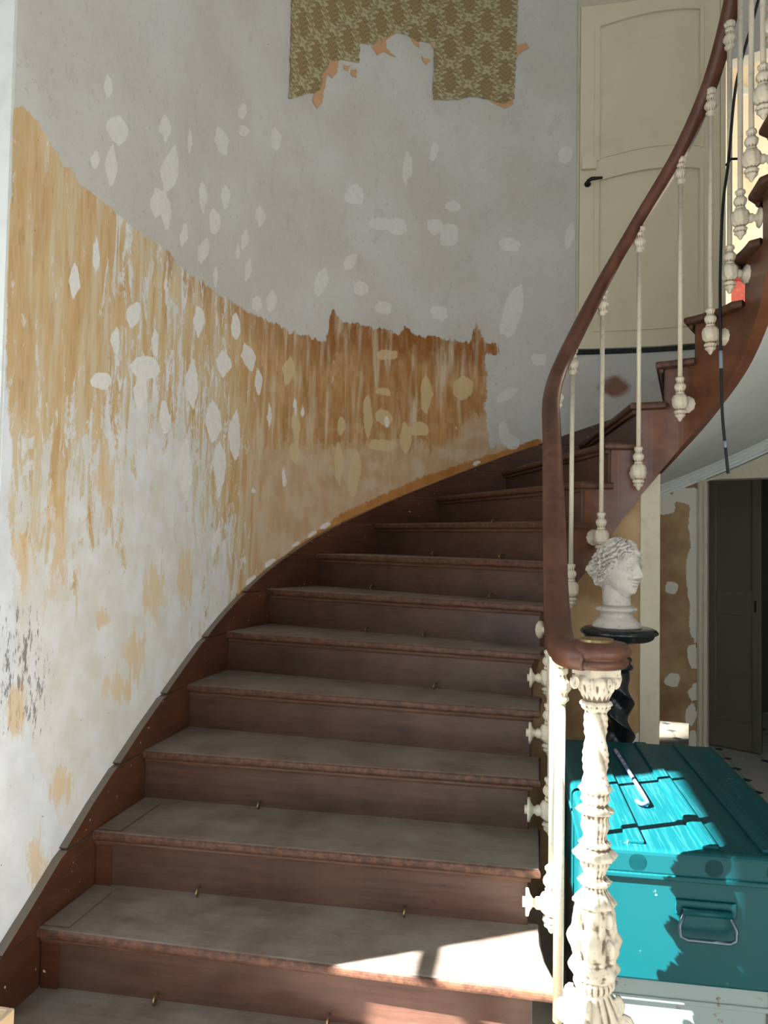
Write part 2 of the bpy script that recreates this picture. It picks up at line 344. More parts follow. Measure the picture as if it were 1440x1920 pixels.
def dabfield(x, y, lst, soft=11.):
    """signed field of torn filler patches: irregular pointed polygons"""
    best = np.full(x.shape, -1.); rg = random.Random(len(lst))
    for cx, cy, rx, ry, a in lst:
        m = (np.abs(x-cx) < 2*rx+30) & (np.abs(y-cy) < 2*ry+30)
        if not m.any(): continue
        a = math.radians(a); J = lambda v, q=.22: v+rg.uniform(-q, q)
        if ry > rx*1.25: pts = [(J(0, .3), -1.1), (J(.75), J(-.45)), (J(.95, .12), J(.15)), (J(.5), J(.75)), (J(0, .35), 1.1), (J(-.65), J(.6)), (J(-.95, .12), J(-.05)), (J(-.6), J(-.6))]
        else: pts = [(J(-.6), -.95), (J(.2), J(-1, .1)), (J(.85), J(-.6)), (J(1, .1), J(.3)), (J(.6), .9), (J(-.1), J(.95, .1)), (J(-.8), J(.75)), (J(-1, .1), J(-.1))]
        ca, sa = math.cos(a), math.sin(a)
        pl = [(cx+u*rx*ca-v*ry*sa, cy+u*rx*sa+v*ry*ca) for u, v in pts]
        best[m] = np.maximum(best[m], np.clip(sd_poly(x[m], y[m], pl)/soft, -1, 1))
    return best
def sst(v, a, b):
    s = np.clip((v-a)/(b-a), 0, 1); return s*s*(3-2*s)
def paint_wall(me, P):
    x, y = project(P); n = len(x)
    m1 = np.ones((n, 4), np.float32); m2 = m1.copy(); m3 = m1.copy()
    oc = np.clip(sd_poly(x, y, OCHRE)/30, -1, 1)
    m1[:, 0] = oc; m1[:, 1] = dabfield(x, y, DABS)
    thr = 800+np.clip(x-250, 0, 400)*1.2
    m1[:, 2] = np.clip(.10+.13*sst(x, 560, 330)*(.55+.45*sst(x, 130, 260))+.07*np.exp(-((x-330)/130)**2-((y-850)/230)**2)+.13*sst(y, thr-150, thr+150)+.16*sst(y, thr+150, thr+450), 0, 1)
    m4 = np.ones((n, 4), np.float32); m5 = m4.copy()
    m4[:, 0] = .48+.35*sst(oc, -.3, .3)+.12*sst(x, 480, 380)
    line = np.interp(x, [150, 430, 500, 640, 800, 960, 1015], [1490, 1130, 1078, 975, 903, 852, 832])
    m4[:, 1] = np.clip(1-np.abs(y-line+2)/17, 0, 1)*sst(x, 380, 520)*sst(x, 1025, 1005)
    top = np.interp(x, [26, 62, 118, 205, 318, 470, 560, 612, 640, 746, 900], [205, 222, 305, 386, 474, 588, 628, 645, 602, 622, 645])
    m4[:, 2] = sst(y-top, 75+.0*x, 20)*sst(x, 250, 330)*(.55+.45*sst(x, 560, 640))
    m5[:, 0] = sst(y, 780, 880)*sst(x, 420, 520)*sst(x, 990, 940)+.8*sst(x, 820, 900)*sst(x, 990, 930)*sst(y, 740, 800)
    m2[:, 0] = sst(x, 380, 620); m2[:, 1] = dabfield(x, y, CREAM)
    m2[:, 2] = np.clip(sst(y-x*.4, 560, 900)*sst(x, 700, 450)+sst(x, 24, 8), 0, 1)
    m3[:, 0] = np.maximum(sst(np.hypot((x-40)/110, (y-1270)/270), 1.1, .1), .6*sst(np.hypot((x-30)/40, (y-960)/120), 1.1, .2))
    m3[:, 1] = 1-2*np.hypot((x-1152)/62, (y-724)/44); m3[:, 1] = np.clip(m3[:, 1], -1, 1)
    d = np.full(n, -1.)+.82*sst(y, 780, 860)*sst(x, 420, 280)*sst(y+x*.3, 1420, 1250)
    for cx, cy, rx, ry in ((110, 1000, 20, 120), (45, 1050, 22, 60), (250, 1230, 22, 60), (190, 1160, 22, 20), (112, 1475, 26, 40), (220, 1290, 30, 30), (290, 1110, 25, 60), (30, 1330, 20, 60), (200, 900, 20, 80), (345, 1080, 18, 60), (70, 1620, 20, 60)):
        d = np.maximum(d, 1-1.3*np.hypot((x-cx)/rx/1.6, (y-cy)/ry/1.5))
    m3[:, 2] = np.clip(d, -1, 1)
    for nm, a in (('m1', m1), ('m2', m2), ('m3', m3), ('m4', m4), ('m5', m5)):
        at = me.color_attributes.new(nm, 'FLOAT_COLOR', 'POINT'); at.data.foreach_set('color', a.ravel())
# ------------------------------------------------------------------ setting: walls
def wall_strip(name, ts, ks, holes, mat, painter=paint_wall, off=0, g=WL):
    """wall following the plan curve; holes = [(t0, t1, k0, k1)] on the grid lines"""
    ts = sorted(set(list(ts)+[h[0] for h in holes]+[h[1] for h in holes])); ks = sorted(set(list(ks)+[h[2] for h in holes]+[h[3] for h in holes]))
    XY = g(np.array(ts), off); n = len(ts)
    P = np.array([(XY[i, 0], XY[i, 1], k) for k in ks for i in range(n)])
    f = []
    for j in range(len(ks)-1):
        for i in range(n-1):
            a, b = (ts[i]+ts[i+1])/2, (ks[j]+ks[j+1])/2
            if any(h[0] < a < h[1] and h[2] < b < h[3] for h in holes): continue
            f.append((j*n+i, j*n+i+1, (j+1)*n+i+1, (j+1)*n+i))
    V = P*SC; V[:, 2] += SC
    o = mesh(name, V, f, mat, kind='structure')
    if painter: painter(o.data, P)
    s = o.modifiers.new('thickness', 'SOLIDIFY'); s.thickness = .1; s.offset = -1
    return o
def arc_ts(t0, t1, step, g=WL):
    tt = np.linspace(t0, t1, 3000); p = g(tt); L = np.r_[0, np.cumsum(np.hypot(*np.diff(p, axis=0).T))]
    return list(np.interp(np.linspace(0, L[-1], max(2, int(L[-1]/step))), L, tt))
def t_at_x(x):   # right of centre of the far wall
    tt = np.linspace(.8, 3.1, 4000); return float(np.interp(x, WL(tt)[:, 0], tt))
T0 = (10.48-17.25)/3.; TD0, TD1 = t_at_x(1.42), t_at_x(6.2)
ks = list(np.arange(-1, 27.2, .085))+[27.2, 30, 34]
wall_strip('wall_left', arc_ts(T0, TD0, .085), ks, [], WALLM)
TG0, TG1 = t_at_x(3.4), t_at_x(5.2); TP0, TP1 = t_at_x(5.76), t_at_x(9.4)
wall_strip('wall_back', arc_ts(TD0, 3.14, .2), list(np.arange(-1, 27.2, .26))+[27.2, 30, 34],
           [(TD0, TD1, 14.4, 27.1), (t_at_x(6.3), t_at_x(9.6), 13.6, 24.2), (TG0, TG1, -1, 1.39), (TP0, TP1, -1, 9.72)], WALLM)
# stripped plaster skin on the lower part of the back wall, seen under the stair
def paint_lower(me, P):
    x, y = project(P); m = np.ones((len(x), 4), np.float32)
    L = [(1259, 1102, 14, 13, 0), (1260, 1275, 16, 14, 0), (1304, 1000, 14, 70, 0), (1300, 1090, 16, 60, 0), (1303, 1170, 13, 40, 0), (1300, 1235, 14, 26, 0), (1302, 1300, 14, 22, 0), (1296, 1340, 13, 20, 0), (1300, 1390, 12, 26, 0),
         (1245, 945, 22, 22, 0), (1290, 930, 30, 16, 0), (1302, 960, 12, 30, 0), (1210, 1300, 12, 60, 0), (1203, 1150, 8, 90, 0), (1206, 1010, 8, 80, 0), (1190, 1390, 14, 20, 0)]
    m[:, 1] = dabfield(x, y, L)
    at = me.color_attributes.new('m1', 'FLOAT_COLOR', 'POINT'); at.data.foreach_set('color', m.ravel())
wall_strip('wall_lower', arc_ts(t_at_x(2.4), TP0, .15), list(np.arange(-1, 10, .15)), [(t_at_x(3.4), TG1, -1, 1.39)], STRIP, paint_lower, .05)
def slab(name, x0, x1, y0, y1, k0, k1, mat, **kw):
    bm = bmesh.new(); a, b = M3(x0, y0, k0), M3(x1, y1, k1); box(bm, a[0], b[0], a[1], b[1], a[2], b[2]); return from_bm(name, bm, mat, kind='structure', **kw)
# side vestibule with the tall sunlit window, room behind the camera
slab('wall_return', -12.7, -8.115, 10.43, 11.1, -1, 34, WHITEP)
def hole_wall(name, mk, a0, a1, k0, k1, holes, mat):
    """flat wall panel in (a, k) with rectangular holes; mk(a, k) -> metres; one mesh"""
    A = sorted({a0, a1, *[h[0] for h in holes], *[h[1] for h in holes]}); K = sorted({k0, k1, *[h[2] for h in holes], *[h[3] for h in holes]})
    v = [mk(a, k) for k in K for a in A]; n = len(A); f = []
    for j in range(len(K)-1):
        for i in range(n-1):
            ca, ck = (A[i]+A[i+1])/2, (K[j]+K[j+1])/2
            if any(h[0] < ca < h[1] and h[2] < ck < h[3] for h in holes): continue
            f.append((j*n+i, j*n+i+1, (j+1)*n+i+1, (j+1)*n+i))
    o = mesh(name, v, f, mat, kind='structure'); s = o.modifiers.new('thickness', 'SOLIDIFY'); s.thickness = .06; s.offset = 0; return o
hole_wall('wall_window', lambda a, k: M3(-12.2, a, k), -9, 11, -1, 34, [(2.2, 6.2, 1.2, 18.9), (-7.5, -3.6, 1.2, 18.6)], PLAIN)  # second opening is added, its sun patch brightens the hall by bounce
hole_wall('wall_rear', lambda a, k: M3(a, -8.6, k), -12.4, 13, -1, 34, [(-4, 7, -1, 18)], PLAIN)
hole_wall('wall_right', lambda a, k: M3(12.75, a, k), -9, 17.4, -1, 34, [(3, 13, 18, 32)], PLAIN)
slab('ceiling', -12.7, 16.5, -9, 30, 34, 34.6, PLAIN)
slab('floor', -12.7, 17, -9, 43, -1.6, -1.06, JOINT)
FLOOR = bpy.data.objects['floor']
w2 = bpy.data.objects.new('added_bounce_window', None); C.objects.link(w2); w2['kind'] = 'structure'  # unseen window, added so sun on the hall floor lights the left wall
for y in (-7.6, -5.55, -3.5):
    bm = bmesh.new(); a = M3(-12.3, y-.12, 1.2); b = M3(-12.1, y+.12, 18.6); box(bm, a[0], b[0], a[1], b[1], a[2], b[2]); from_bm('stile', bm, CASE, w2)
w1 = bpy.data.objects.new('window_1', None); C.objects.link(w1); w1['kind'] = 'structure'
bm = bmesh.new(); a = M3(-12.3, 2.2, 12.03); b = M3(-12.1, 6.2, 12.2); box(bm, a[0], b[0], a[1], b[1], a[2], b[2]); from_bm('transom', bm, CASE, w1)
for y in (2.08, 6.32):
    bm = bmesh.new(); a = M3(-12.3, y-.12, 1.2); b = M3(-12.1, y+.12, 18.9); box(bm, a[0], b[0], a[1], b[1], a[2], b[2]); from_bm('stile', bm, CASE, w1)
# rooms seen through the openings: dark back room on the ground floor, bright landing room above
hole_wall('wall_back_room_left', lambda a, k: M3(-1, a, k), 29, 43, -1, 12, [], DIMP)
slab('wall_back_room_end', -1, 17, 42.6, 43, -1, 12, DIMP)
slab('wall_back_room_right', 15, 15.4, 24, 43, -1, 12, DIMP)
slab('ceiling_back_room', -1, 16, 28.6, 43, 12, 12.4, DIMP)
slab('wall_landing_end', 4.8, 15.4, 33.6, 34, 12.4, 31, ORANGE)
slab('wall_landing_left', 5.4, 5.8, 28.6, 33.6, 12.4, 31, ORANGE)
slab('wall_landing_right', 15, 15.4, 20, 34, 12.4, 31, PLAIN)
slab('floor_landing', 5.4, 15.2, 27.6, 34, 12.5, 13.4, TREAD)
slab('ceiling_landing', 5.4, 15.2, 28.5, 34, 28, 28.4, PLAIN)
slab('trim_1', 5.6, 15, 33.45, 33.62, 26.2, 26.5, WHITEP)
# floor tiles with slate insets in the parts of the floor the picture shows
def floor_tiles():
    p = 1.42; c = .22
    def tile(x, y, cut=False):
        h = p/2-.012; q = c
        pts = [(-h+q, -h), (h-q, -h), (h, -h+q), (h, h-q), (h-q, h), (-h+q, h), (-h, h-q), (-h, -h+q)]
        return pts
    bm = bmesh.new(); prism(bm, [(a*SC, b*SC) for a, b in tile(0, 0)], -.004, .010); fix(bm); m1 = bpy.data.meshes.new('tile'); bm.to_mesh(m1); bm.free(); m1.materials.append(TILEW)
    q = c*.9; bm = bmesh.new(); prism(bm, [(a*SC, b*SC) for a, b in ((-q, 0), (0, -q), (q, 0), (0, q))], -.004, .010); fix(bm); m2 = bpy.data.meshes.new('inset_tile'); bm.to_mesh(m2); bm.free(); m2.materials.append(TILED)
    for i in range(-6, 9):
        for j in range(5, 28):
            x, y = 1.2+i*p, 2.6+j*p
            if y < 24 and x < 5.4: continue
            if y > 29 and not (3.6 < x < 12): continue
            if x > 11.8: continue
            o = bpy.data.objects.new('tile', m1); C.objects.link(o); o.parent = FLOOR; o.location = (x*SC, y*SC, -.01)
            o = bpy.data.objects.new('inset_tile', m2); C.objects.link(o); o.parent = FLOOR; o.location = ((x+p/2)*SC, (y+p/2)*SC, -.01)
floor_tiles()
# ------------------------------------------------------------------ curved members on the far wall
def curved_box(ta, tb, k0, k1, o0, o1, n=12, bm=None, g=WL, ts=None):
    own = bm is None; bm = bm or bmesh.new(); tt = np.linspace(ta, tb, n+1) if ts is None else ts; a = g(tt, o0)*SC; b = g(tt, o1)*SC
    k0a = k0 if hasattr(k0, '__len__') else [k0]*(n+1); k1a = k1 if hasattr(k1, '__len__') else [k1]*(n+1)
    rows = [[bm.verts.new((p[i][0], p[i][1], (k+1)*SC)) for p, k in ((a, k0a[i]), (b, k0a[i]), (b, k1a[i]), (a, k1a[i]))] for i in range(n+1)]
    for i in range(n):
        for j in range(4): bm.faces.new((rows[i][j], rows[i][(j+1) % 4], rows[i+1][(j+1) % 4], rows[i+1][j]))
    bm.faces.new(rows[0]); bm.faces.new(rows[-1][::-1])
    if own: fix(bm)
    return bm
door = bpy.data.objects.new('door_1', None); C.objects.link(door); door['kind'] = 'structure'
door['label'] = 'curved cream panelled cupboard door in the stair wall'
ta = [t_at_x(x) for x in (1.44, 1.95, 5.65, 6.14)]
arch = [.3*(1-(2*i/16-1)**2) for i in range(17)]
AR = lambda k: [k+a for a in arch]
from_bm('panel', curved_box(ta[1], ta[2], 14.9, 21.0, -.1, .02, 16), DOORP, door)
from_bm('panel', curved_box(ta[1], ta[2], 21.4, 26.8, -.1, .02, 16), DOORP, door)
for a, b in ((0, 1), (2, 3)): from_bm('stile', curved_box(ta[a], ta[b], 14.45, 27.05, -.12, .1, 4), DOORP, door)
for a, b in ((14.45, 15.05), (AR(20.6), AR(21.3)), (AR(26.3), 27.05)): from_bm('rail', curved_box(ta[1], ta[2], a, b, -.12, .098, 16), DOORP, door)
for k0, k1, c0 in ((15.05, AR(20.6), None), (AR(21.3), AR(26.3), 1)):
    bm = bmesh.new(); f0 = k0[0] if c0 else k0
    curved_box(ta[1], ta[1]+.012, f0, k1[0], 0, .135, 1, bm); curved_box(ta[2]-.012, ta[2], f0, k1[0], 0, .135, 1, bm)
    curved_box(ta[1], ta[2], k0, [a+.09 for a in k0] if c0 else k0+.09, 0, .135, 16, bm); curved_box(ta[1], ta[2], [a-.09 for a in k1], k1, 0, .135, 16, bm); fix(bm)
    from_bm('panel_moulding', bm, DOORP, door)
from_bm('latch_plate', curved_box(t_at_x(1.5), t_at_x(2.02), 20.95, 21.4, .08, .26, 3), DOORP, door)
hp = WL(t_at_x(1.72), .1)
v, f = tube([M3(hp[0], hp[1], 20.45), M3(hp[0], hp[1]-.25, 20.45), M3(hp[0]+.12, hp[1]-.3, 20.5), M3(hp[0]+.5, hp[1]-.28, 20.52)], [.011, .011, .012, .008], 8)
mesh('lever_handle', v, f, BLACK, door, label='black lever handle', smooth=True)
v, f = lathe([(.004, .018), (.0, .02), (-.004, .02)], 14); hr = mesh('handle_rose', v, f, BLACK, door); hr.location = M3(hp[0], hp[1]-.02, 20.45); hr.rotation_euler.x = math.pi/2
cs = bpy.data.objects.new('trim_2', None); C.objects.link(cs); cs['kind'] = 'structure'
from_bm('jamb', curved_box(t_at_x(1.34), t_at_x(1.43), 14.3, 27.3, -.3, .06, 2), CASE, cs)
from_bm('jamb', curved_box(t_at_x(6.16), t_at_x(6.32), 13.6, 27.3, -.9, .14, 2), DOORP, cs)
from_bm('sill', curved_box(t_at_x(1.34), t_at_x(6.32), 14.25, 14.42, -.4, .03, 16), BLACKW, cs)
from_bm('head', curved_box(t_at_x(1.34), t_at_x(6.32), 27.06, 27.3, -.3, .06, 16), CASE, cs)
# cornice following the underside of the upper flight
def cornice():
    t0, t1 = t_at_x(1.6), 3.0; n = 40; v, f = [], []
    prof = [(0, -.04), (.12, -.04), (.12, .04), (.2, .06), (.2, .14), (.26, .15), (.36, .27), (.42, .28), (.42, .38), (.5, .4), (.5, .46), (0, .5)]
    for i in range(n+1):
        t = t0+(t1-t0)*i/n; q = float(np.interp(t, TO, range(len(TO)))); k = q-2.75
        for o, dz in prof:
            p = WL(t, o); v.append(M3(p[0], p[1], k+dz))
    m = len(prof)
    for i in range(n):
        for j in range(m): f.append((i*m+j, i*m+(j+1) % m, (i+1)*m+(j+1) % m, (i+1)*m+j))
    f.append(tuple(range(m))); f.append(tuple(n*m+j for j in range(m))[::-1])
    mesh('trim_3', v, f, WHITEP, kind='structure')
cornice()
# doorway under the stair: moulded casing, dark door leaf beyond
dw = bpy.data.objects.new('trim_4', None); C.objects.link(dw); dw['kind'] = 'structure'
for off, a, b in ((.1, 0, .30), (.16, .06, .12), (.16, .2, .26)):
    from_bm('jamb', curved_box(t_at_x(5.46+a), t_at_x(5.46+b), -1, 9.72, .0, off, 2), CASE, dw)
from_bm('head', curved_box(t_at_x(5.5), t_at_x(9.4), np.interp(np.linspace(0, 1, 13), [0, .1, 1], [9.55, 9.72, 9.72]), [np.interp(t, TO, range(len(TO)))-2.84 for t in np.linspace(t_at_x(5.5), t_at_x(9.4), 13)], 0, .12, 12), CASE, dw)
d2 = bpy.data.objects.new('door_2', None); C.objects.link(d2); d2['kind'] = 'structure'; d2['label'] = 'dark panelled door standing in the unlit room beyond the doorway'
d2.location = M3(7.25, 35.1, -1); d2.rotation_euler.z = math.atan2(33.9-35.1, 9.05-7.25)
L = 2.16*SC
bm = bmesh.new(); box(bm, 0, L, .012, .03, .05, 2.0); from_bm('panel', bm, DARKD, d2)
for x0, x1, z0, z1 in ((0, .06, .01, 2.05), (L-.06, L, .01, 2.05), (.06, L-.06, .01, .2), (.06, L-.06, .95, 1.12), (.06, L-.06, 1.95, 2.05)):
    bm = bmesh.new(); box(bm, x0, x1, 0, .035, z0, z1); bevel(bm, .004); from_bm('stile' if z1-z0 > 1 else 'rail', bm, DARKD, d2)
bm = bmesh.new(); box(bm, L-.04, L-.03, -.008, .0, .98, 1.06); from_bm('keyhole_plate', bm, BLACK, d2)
# spandrel wall under the string and its end post
S_B = [(-2.35, -.75), (0, 3.4), (.43, 4.6), (.8, 5.8), (1.218, 6.84), (1.46, 7.73), (1.66, 8.67), (1.83, 9.23), (2.045, 9.84), (2.44, 10.85), (2.77, 11.6), (3.08, 12.4), (3.38, 13.2), (4.2, 15.5), (4.6, 16.6)]
def hb(t): return float(np.interp(t, [a for a, b in S_B], [b for a, b in S_B]))
def spandrel():
    ts = arc_ts(-2.3, 1.70, .15, ST); rows = 40; P = []
    for j in range(rows+1):
        for t in ts:
            p = ST(t, -.1); P.append((p[0], p[1], -1+(hb(t)+1.1)*j/rows))
    P = np.array(P); n = len(ts)
    f = [(j*n+i, j*n+i+1, (j+1)*n+i+1, (j+1)*n+i) for j in range(rows) for i in range(n-1)]
    V = P*SC; V[:, 2] += SC
    o = mesh('wall_spandrel', V, f, STRIP, kind='structure'); paint_lower(o.data, P)
    s = o.modifiers.new('thickness', 'SOLIDIFY'); s.thickness = .05; s.offset = -1
spandrel()
bm = bmesh.new(); box(bm, 2.58*SC, 3.06*SC, 20.2*SC, 20.5*SC, 0, 10.45*SC); bevel(bm, .004); from_bm('trim_5', bm, CASE, kind='structure')
# ------------------------------------------------------------------ the staircase
stair = thing('staircase', 'curved wooden staircase with dusty brown treads climbing along the peeling plaster wall', 'staircase')
I_ = lambda q, off=.23: ST(ti(q), off)
O_ = lambda q, off=.15: WL(to(q), off)
for k in range(0, NS+1):
    # tread: plan outline from nosing k to a little past nosing k+1
    tin = [ti(k)+(ti(k+1)-ti(k))*s for s in np.linspace(0, 1, 7)]; tout = [to(k)+(to(k+1)-to(k))*s for s in np.linspace(0, 1, 9)]
    a, b = I_(k), O_(k); d = (a-b)/np.linalg.norm(a-b)
    inn = [ST(t, .23) for t in tin]; out = [WL(t, .1) for t in tout]
    dn = I_(k+1)-O_(k+1); dn /= np.linalg.norm(dn); back = np.array([-dn[1], dn[0]])*.24
    inn.append(inn[-1]+back); out.append(out[-1]+back)
    if k == 1: inn = [np.array(p) for p in ((.50, 11.56), (.47, 11.72), (.33, 12.0), (.22, 12.4), (.15, 12.9))]+inn[-2:]
    if k == 0: inn = [np.array(p) for p in ((.5, 9.5), (1.05, 9.55), (1.32, 9.9), (1.28, 10.4), (1.0, 10.75), (.6, 10.9), (.3, 11.2), (.16, 11.6))]+inn[-2:]
    poly = inn+out[::-1]
    bm = bmesh.new(); lo, hi = prism(bm, [p*SC for p in poly], (k+1-.17)*SC, (k+1)*SC); fix(bm)
    nI = len(inn); nP = len(poly); fr = {(nP-1, 0)} | {(i, i+1) for i in range(nI-1)}
    es = []
    for L_ in (lo, hi):
        for i, j in fr:
            e = bm.edges.get((L_[i], L_[j]))
            if e: es.append(e)
    bmesh.ops.bevel(bm, geom=es, offset=.011, segments=3, affect='EDGES', profile=.5, clamp_overlap=True)
    from_bm('tread', bm, TREAD, stair)
    # rounded worn front strip and cove under it
    fdir = np.array([d[1], -d[0]])
    v, f = tube([M3(*(b+d*.02), k-.215), M3(*((b+a)/2+0*d), k-.215), M3(*(a-d*.16), k-.215)], .009, 8)
    mo = mesh('nosing_moulding', v, f, NOSE, stair); mo.location = tuple(-fdir[i]*.13*SC for i in range(2))+(0,)
    # riser
    bk = -fdir*.17; a2 = ST(ti(k), .02)+bk
    if k == 1: a2 = np.array((.02, 11.9))
    if k == 0: a2 = np.array((.9, 10.1))
    b2 = b+bk-d*.1; th = -fdir*.14
    bm = bmesh.new(); prism(bm, [p*SC for p in (b2, a2, a2+th, b2+th)], (k-.02)*SC if k else 0, (k+1-.165)*SC); fix(bm); bevel(bm, .003, 1)
    from_bm('riser', bm, RISER, stair)
    if k in (1, 2):     # border strips on the two wide lowest steps
        p0, p1, p2, p3 = b+d*.03, b+d*.5, O_(k+1)+dn*.5-back*.6, O_(k+1)+dn*.03-back*.6
        bm = bmesh.new(); prism(bm, [(p+(np.array([0, .12]) if i < 2 else 0))*SC for i, p in enumerate((p0, p1, p2, p3))], (k+1)*SC-.002, (k+1)*SC+.003); fix(bm)
        from_bm('border_strip', bm, TREAD, stair)
        q0, q1 = b+bk+fdir*.06+d*.03, b+bk+fdir*.06+d*.33
        bm = bmesh.new(); prism(bm, [p*SC for p in (q0, q1, q1-fdir*.1, q0-fdir*.1)], k*SC, (k+1-.2)*SC); fix(bm); from_bm('riser_block', bm, SKIRT, stair)
    # stair-rod eyelets at the foot of the riser
    ey = {1: (.27, .62), 2: (.27, .74), 3: (.33,), 5: (.72,), 6: (.42, .63), 7: (.3, .8), 8: (.4, .75), 9: (.5,)}
    for s in ey.get(k, ()):
        p = b2+(a2-b2)*s+fdir*.02
        v, f = tube([M3(*(p+fdir*.0), k-1+.12), M3(*(p+fdir*.12), k-1+.14), M3(*(p+fdir*.2), k-1+.08), M3(*(p+fdir*.14), k-1+.02), M3(*(p+fdir*.06), k-1+.05)], .0035, 6)
        mesh('rod_eyelet', v, f, BRASS, stair, smooth=True)
    # skirting board piece on the wall
    def top(t): return float(np.interp(np.interp(t, _WT, _WS), _TOS, range(len(TO))))+.5
    te = to(k+1)+.04; t0 = float(np.interp(np.interp(k-.5, range(-1, len(TO)), [_TOS[0]-1.5]+list(_TOS)), _WS, _WT)); t0 = max(t0, T0+.005)
    n = 14; tt = np.interp(np.linspace(np.interp(t0, _WT, _WS), np.interp(te, _WT, _WS), n+1), _WS, _WT)
    from_bm('skirting_board', curved_box(t0, te, k-.02 if k else -1, [max(k, min(k+.955, top(t))) for t in tt], 0, .15+.012*(k % 2), n, ts=tt), SKIRT, stair)
# string
def string():
    ts = sorted(set(arc_ts(-2.25, 4.55, .12, ST)+[x for t in TI for x in (t-.001+.09, t+.001+.09) if -2.2 < t < 4.5])); v, f = [], []
    tops = []
    for t in ts:
        k = int(np.floor(np.interp(t-.09, TI, range(len(TI)))+1e-6)); tops.append(max(hb(t)+.05, k-.165))
    for t, h in zip(ts, tops):
        for o in (0, -.3):
            p = ST(t, o); v += [M3(p[0], p[1], max(hb(t), -1)), M3(p[0], p[1], h)]
    for i in range(len(ts)-1):
        a, b = i*4, (i+1)*4
        f += [(a, b, b+1, a+1), (a+2, a+3, b+3, b+2), (a+1, b+1, b+3, a+3), (a, a+2, b+2, b)]
    f += [(0, 1, 3, 2), tuple((len(ts)-1)*4+j for j in (0, 2, 3, 1))]
    mesh('string_board', v, f, STRING, stair)
    # plastered underside
    qs = np.linspace(9.5, 19, 60); v, f = [], []; m = 12
    for q in qs:
        A, B = ST(ti(q), -.16), WL(to(q), .0)
        for j in range(m+1):
            s = j/m; p = A+(B-A)*s; v.append(M3(p[0], p[1], (hb(ti(q))+.05)*(1-s)+(q-2.42)*s+.25*math.sin(math.pi*s)))
    for i in range(len(qs)-1):
        for j in range(m): f.append((i*(m+1)+j, i*(m+1)+j+1, (i+1)*(m+1)+j+1, (i+1)*(m+1)+j))
    o = mesh('soffit', v, f, WHITEP, stair, smooth=True); s = o.modifiers.new('thickness', 'SOLIDIFY'); s.thickness = .03; s.offset = -1
string()
# ------------------------------------------------------------------ balustrade
bal = thing('balustrade', 'cast iron balustrade with cream balusters, ornate newel and dark polished wooden handrail', 'balustrade')
BL = [((-2.46), .35, 5.55, 1), (-1.76, 1.6, 5.8, 1), (-1.12, 2.55, 5.9, 1), (-.54, 3.6, 5.9, 1), (-.04, 4.5, 5.9, 1), (.45, 5.4, 5.9, 1), (.806, 6.34, 5.9, 1), (1.268, 7.61, 6.2, 1), (1.643, 9.24, 6.15, 1), (2.12, 10.89, 6.02, 1),
      (2.551, 12.34, 5.85, 1), (2.904, 13.52, 5.75, 1), (3.16, 14.45, 5.7, 1), (3.509, 15.3, 5.7, 1), (3.839, 16.14, 5.7, 1), (4.15, 17.0, 5.7, 1)]
u = SC
LOW = [(.62, .075), (.60, .1), (.55, .1), (.53, .08), (.47, .075), (.45, .1), (.40, .135), (.34, .125), (.28, .09), (.25, .08), (.24, .1), (.21, .1), (.20, .09), (.17, .14), (.1, .175), (0, .18), (-.1, .165), (-.16, .1), (-.18, .08), (-.2, .12), (-.23, .145), (-.27, .12), (-.28, .075), (-.3, .115), (-.33, .115), (-.38, .06), (-.43, .04), (-.46, .015)]
TOPP = [(0, .05), (-.02, .1), (-.07, .125), (-.13, .11), (-.17, .075), (-.19, .1), (-.24, .1), (-.27, .07), (-.31, .085), (-.38, .135), (-.45, .14), (-.52, .09), (-.56, .085), (-.58, .11), (-.62, .11), (-.64, .08), (-.68, .055)]
def carve(z, th, i): return 1+.11*math.cos(8*th+z*60)*(.4+.6*abs(math.sin(z*90)))
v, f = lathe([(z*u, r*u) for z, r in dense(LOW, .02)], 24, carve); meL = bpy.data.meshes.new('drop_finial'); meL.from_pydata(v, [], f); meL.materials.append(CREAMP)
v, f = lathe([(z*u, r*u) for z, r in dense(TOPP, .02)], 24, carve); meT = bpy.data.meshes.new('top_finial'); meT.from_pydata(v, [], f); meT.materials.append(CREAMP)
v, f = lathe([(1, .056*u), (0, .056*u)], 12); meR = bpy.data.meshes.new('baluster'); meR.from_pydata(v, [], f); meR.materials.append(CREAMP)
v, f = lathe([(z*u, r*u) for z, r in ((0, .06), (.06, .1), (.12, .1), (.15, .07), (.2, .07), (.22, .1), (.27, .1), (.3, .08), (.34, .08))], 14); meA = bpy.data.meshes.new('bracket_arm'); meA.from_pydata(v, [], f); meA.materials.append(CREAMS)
v, f = lathe([(z*u, r*u) for z, r in ((.0, .06), (.03, .1), (.05, .13), (.07, .2), (.1, .21), (.12, .2))], 24, lambda z, th, i: 1+.05*math.cos(10*th)*(i > 2)); meO = bpy.data.meshes.new('rosette'); meO.from_pydata(v, [], f); meO.materials.append(CREAMS)
for me in (meL, meT, meR, meA, meO): me.polygons.foreach_set('use_smooth', [len(p.vertices) < 5 for p in me.polygons]); me.update()
rail = []
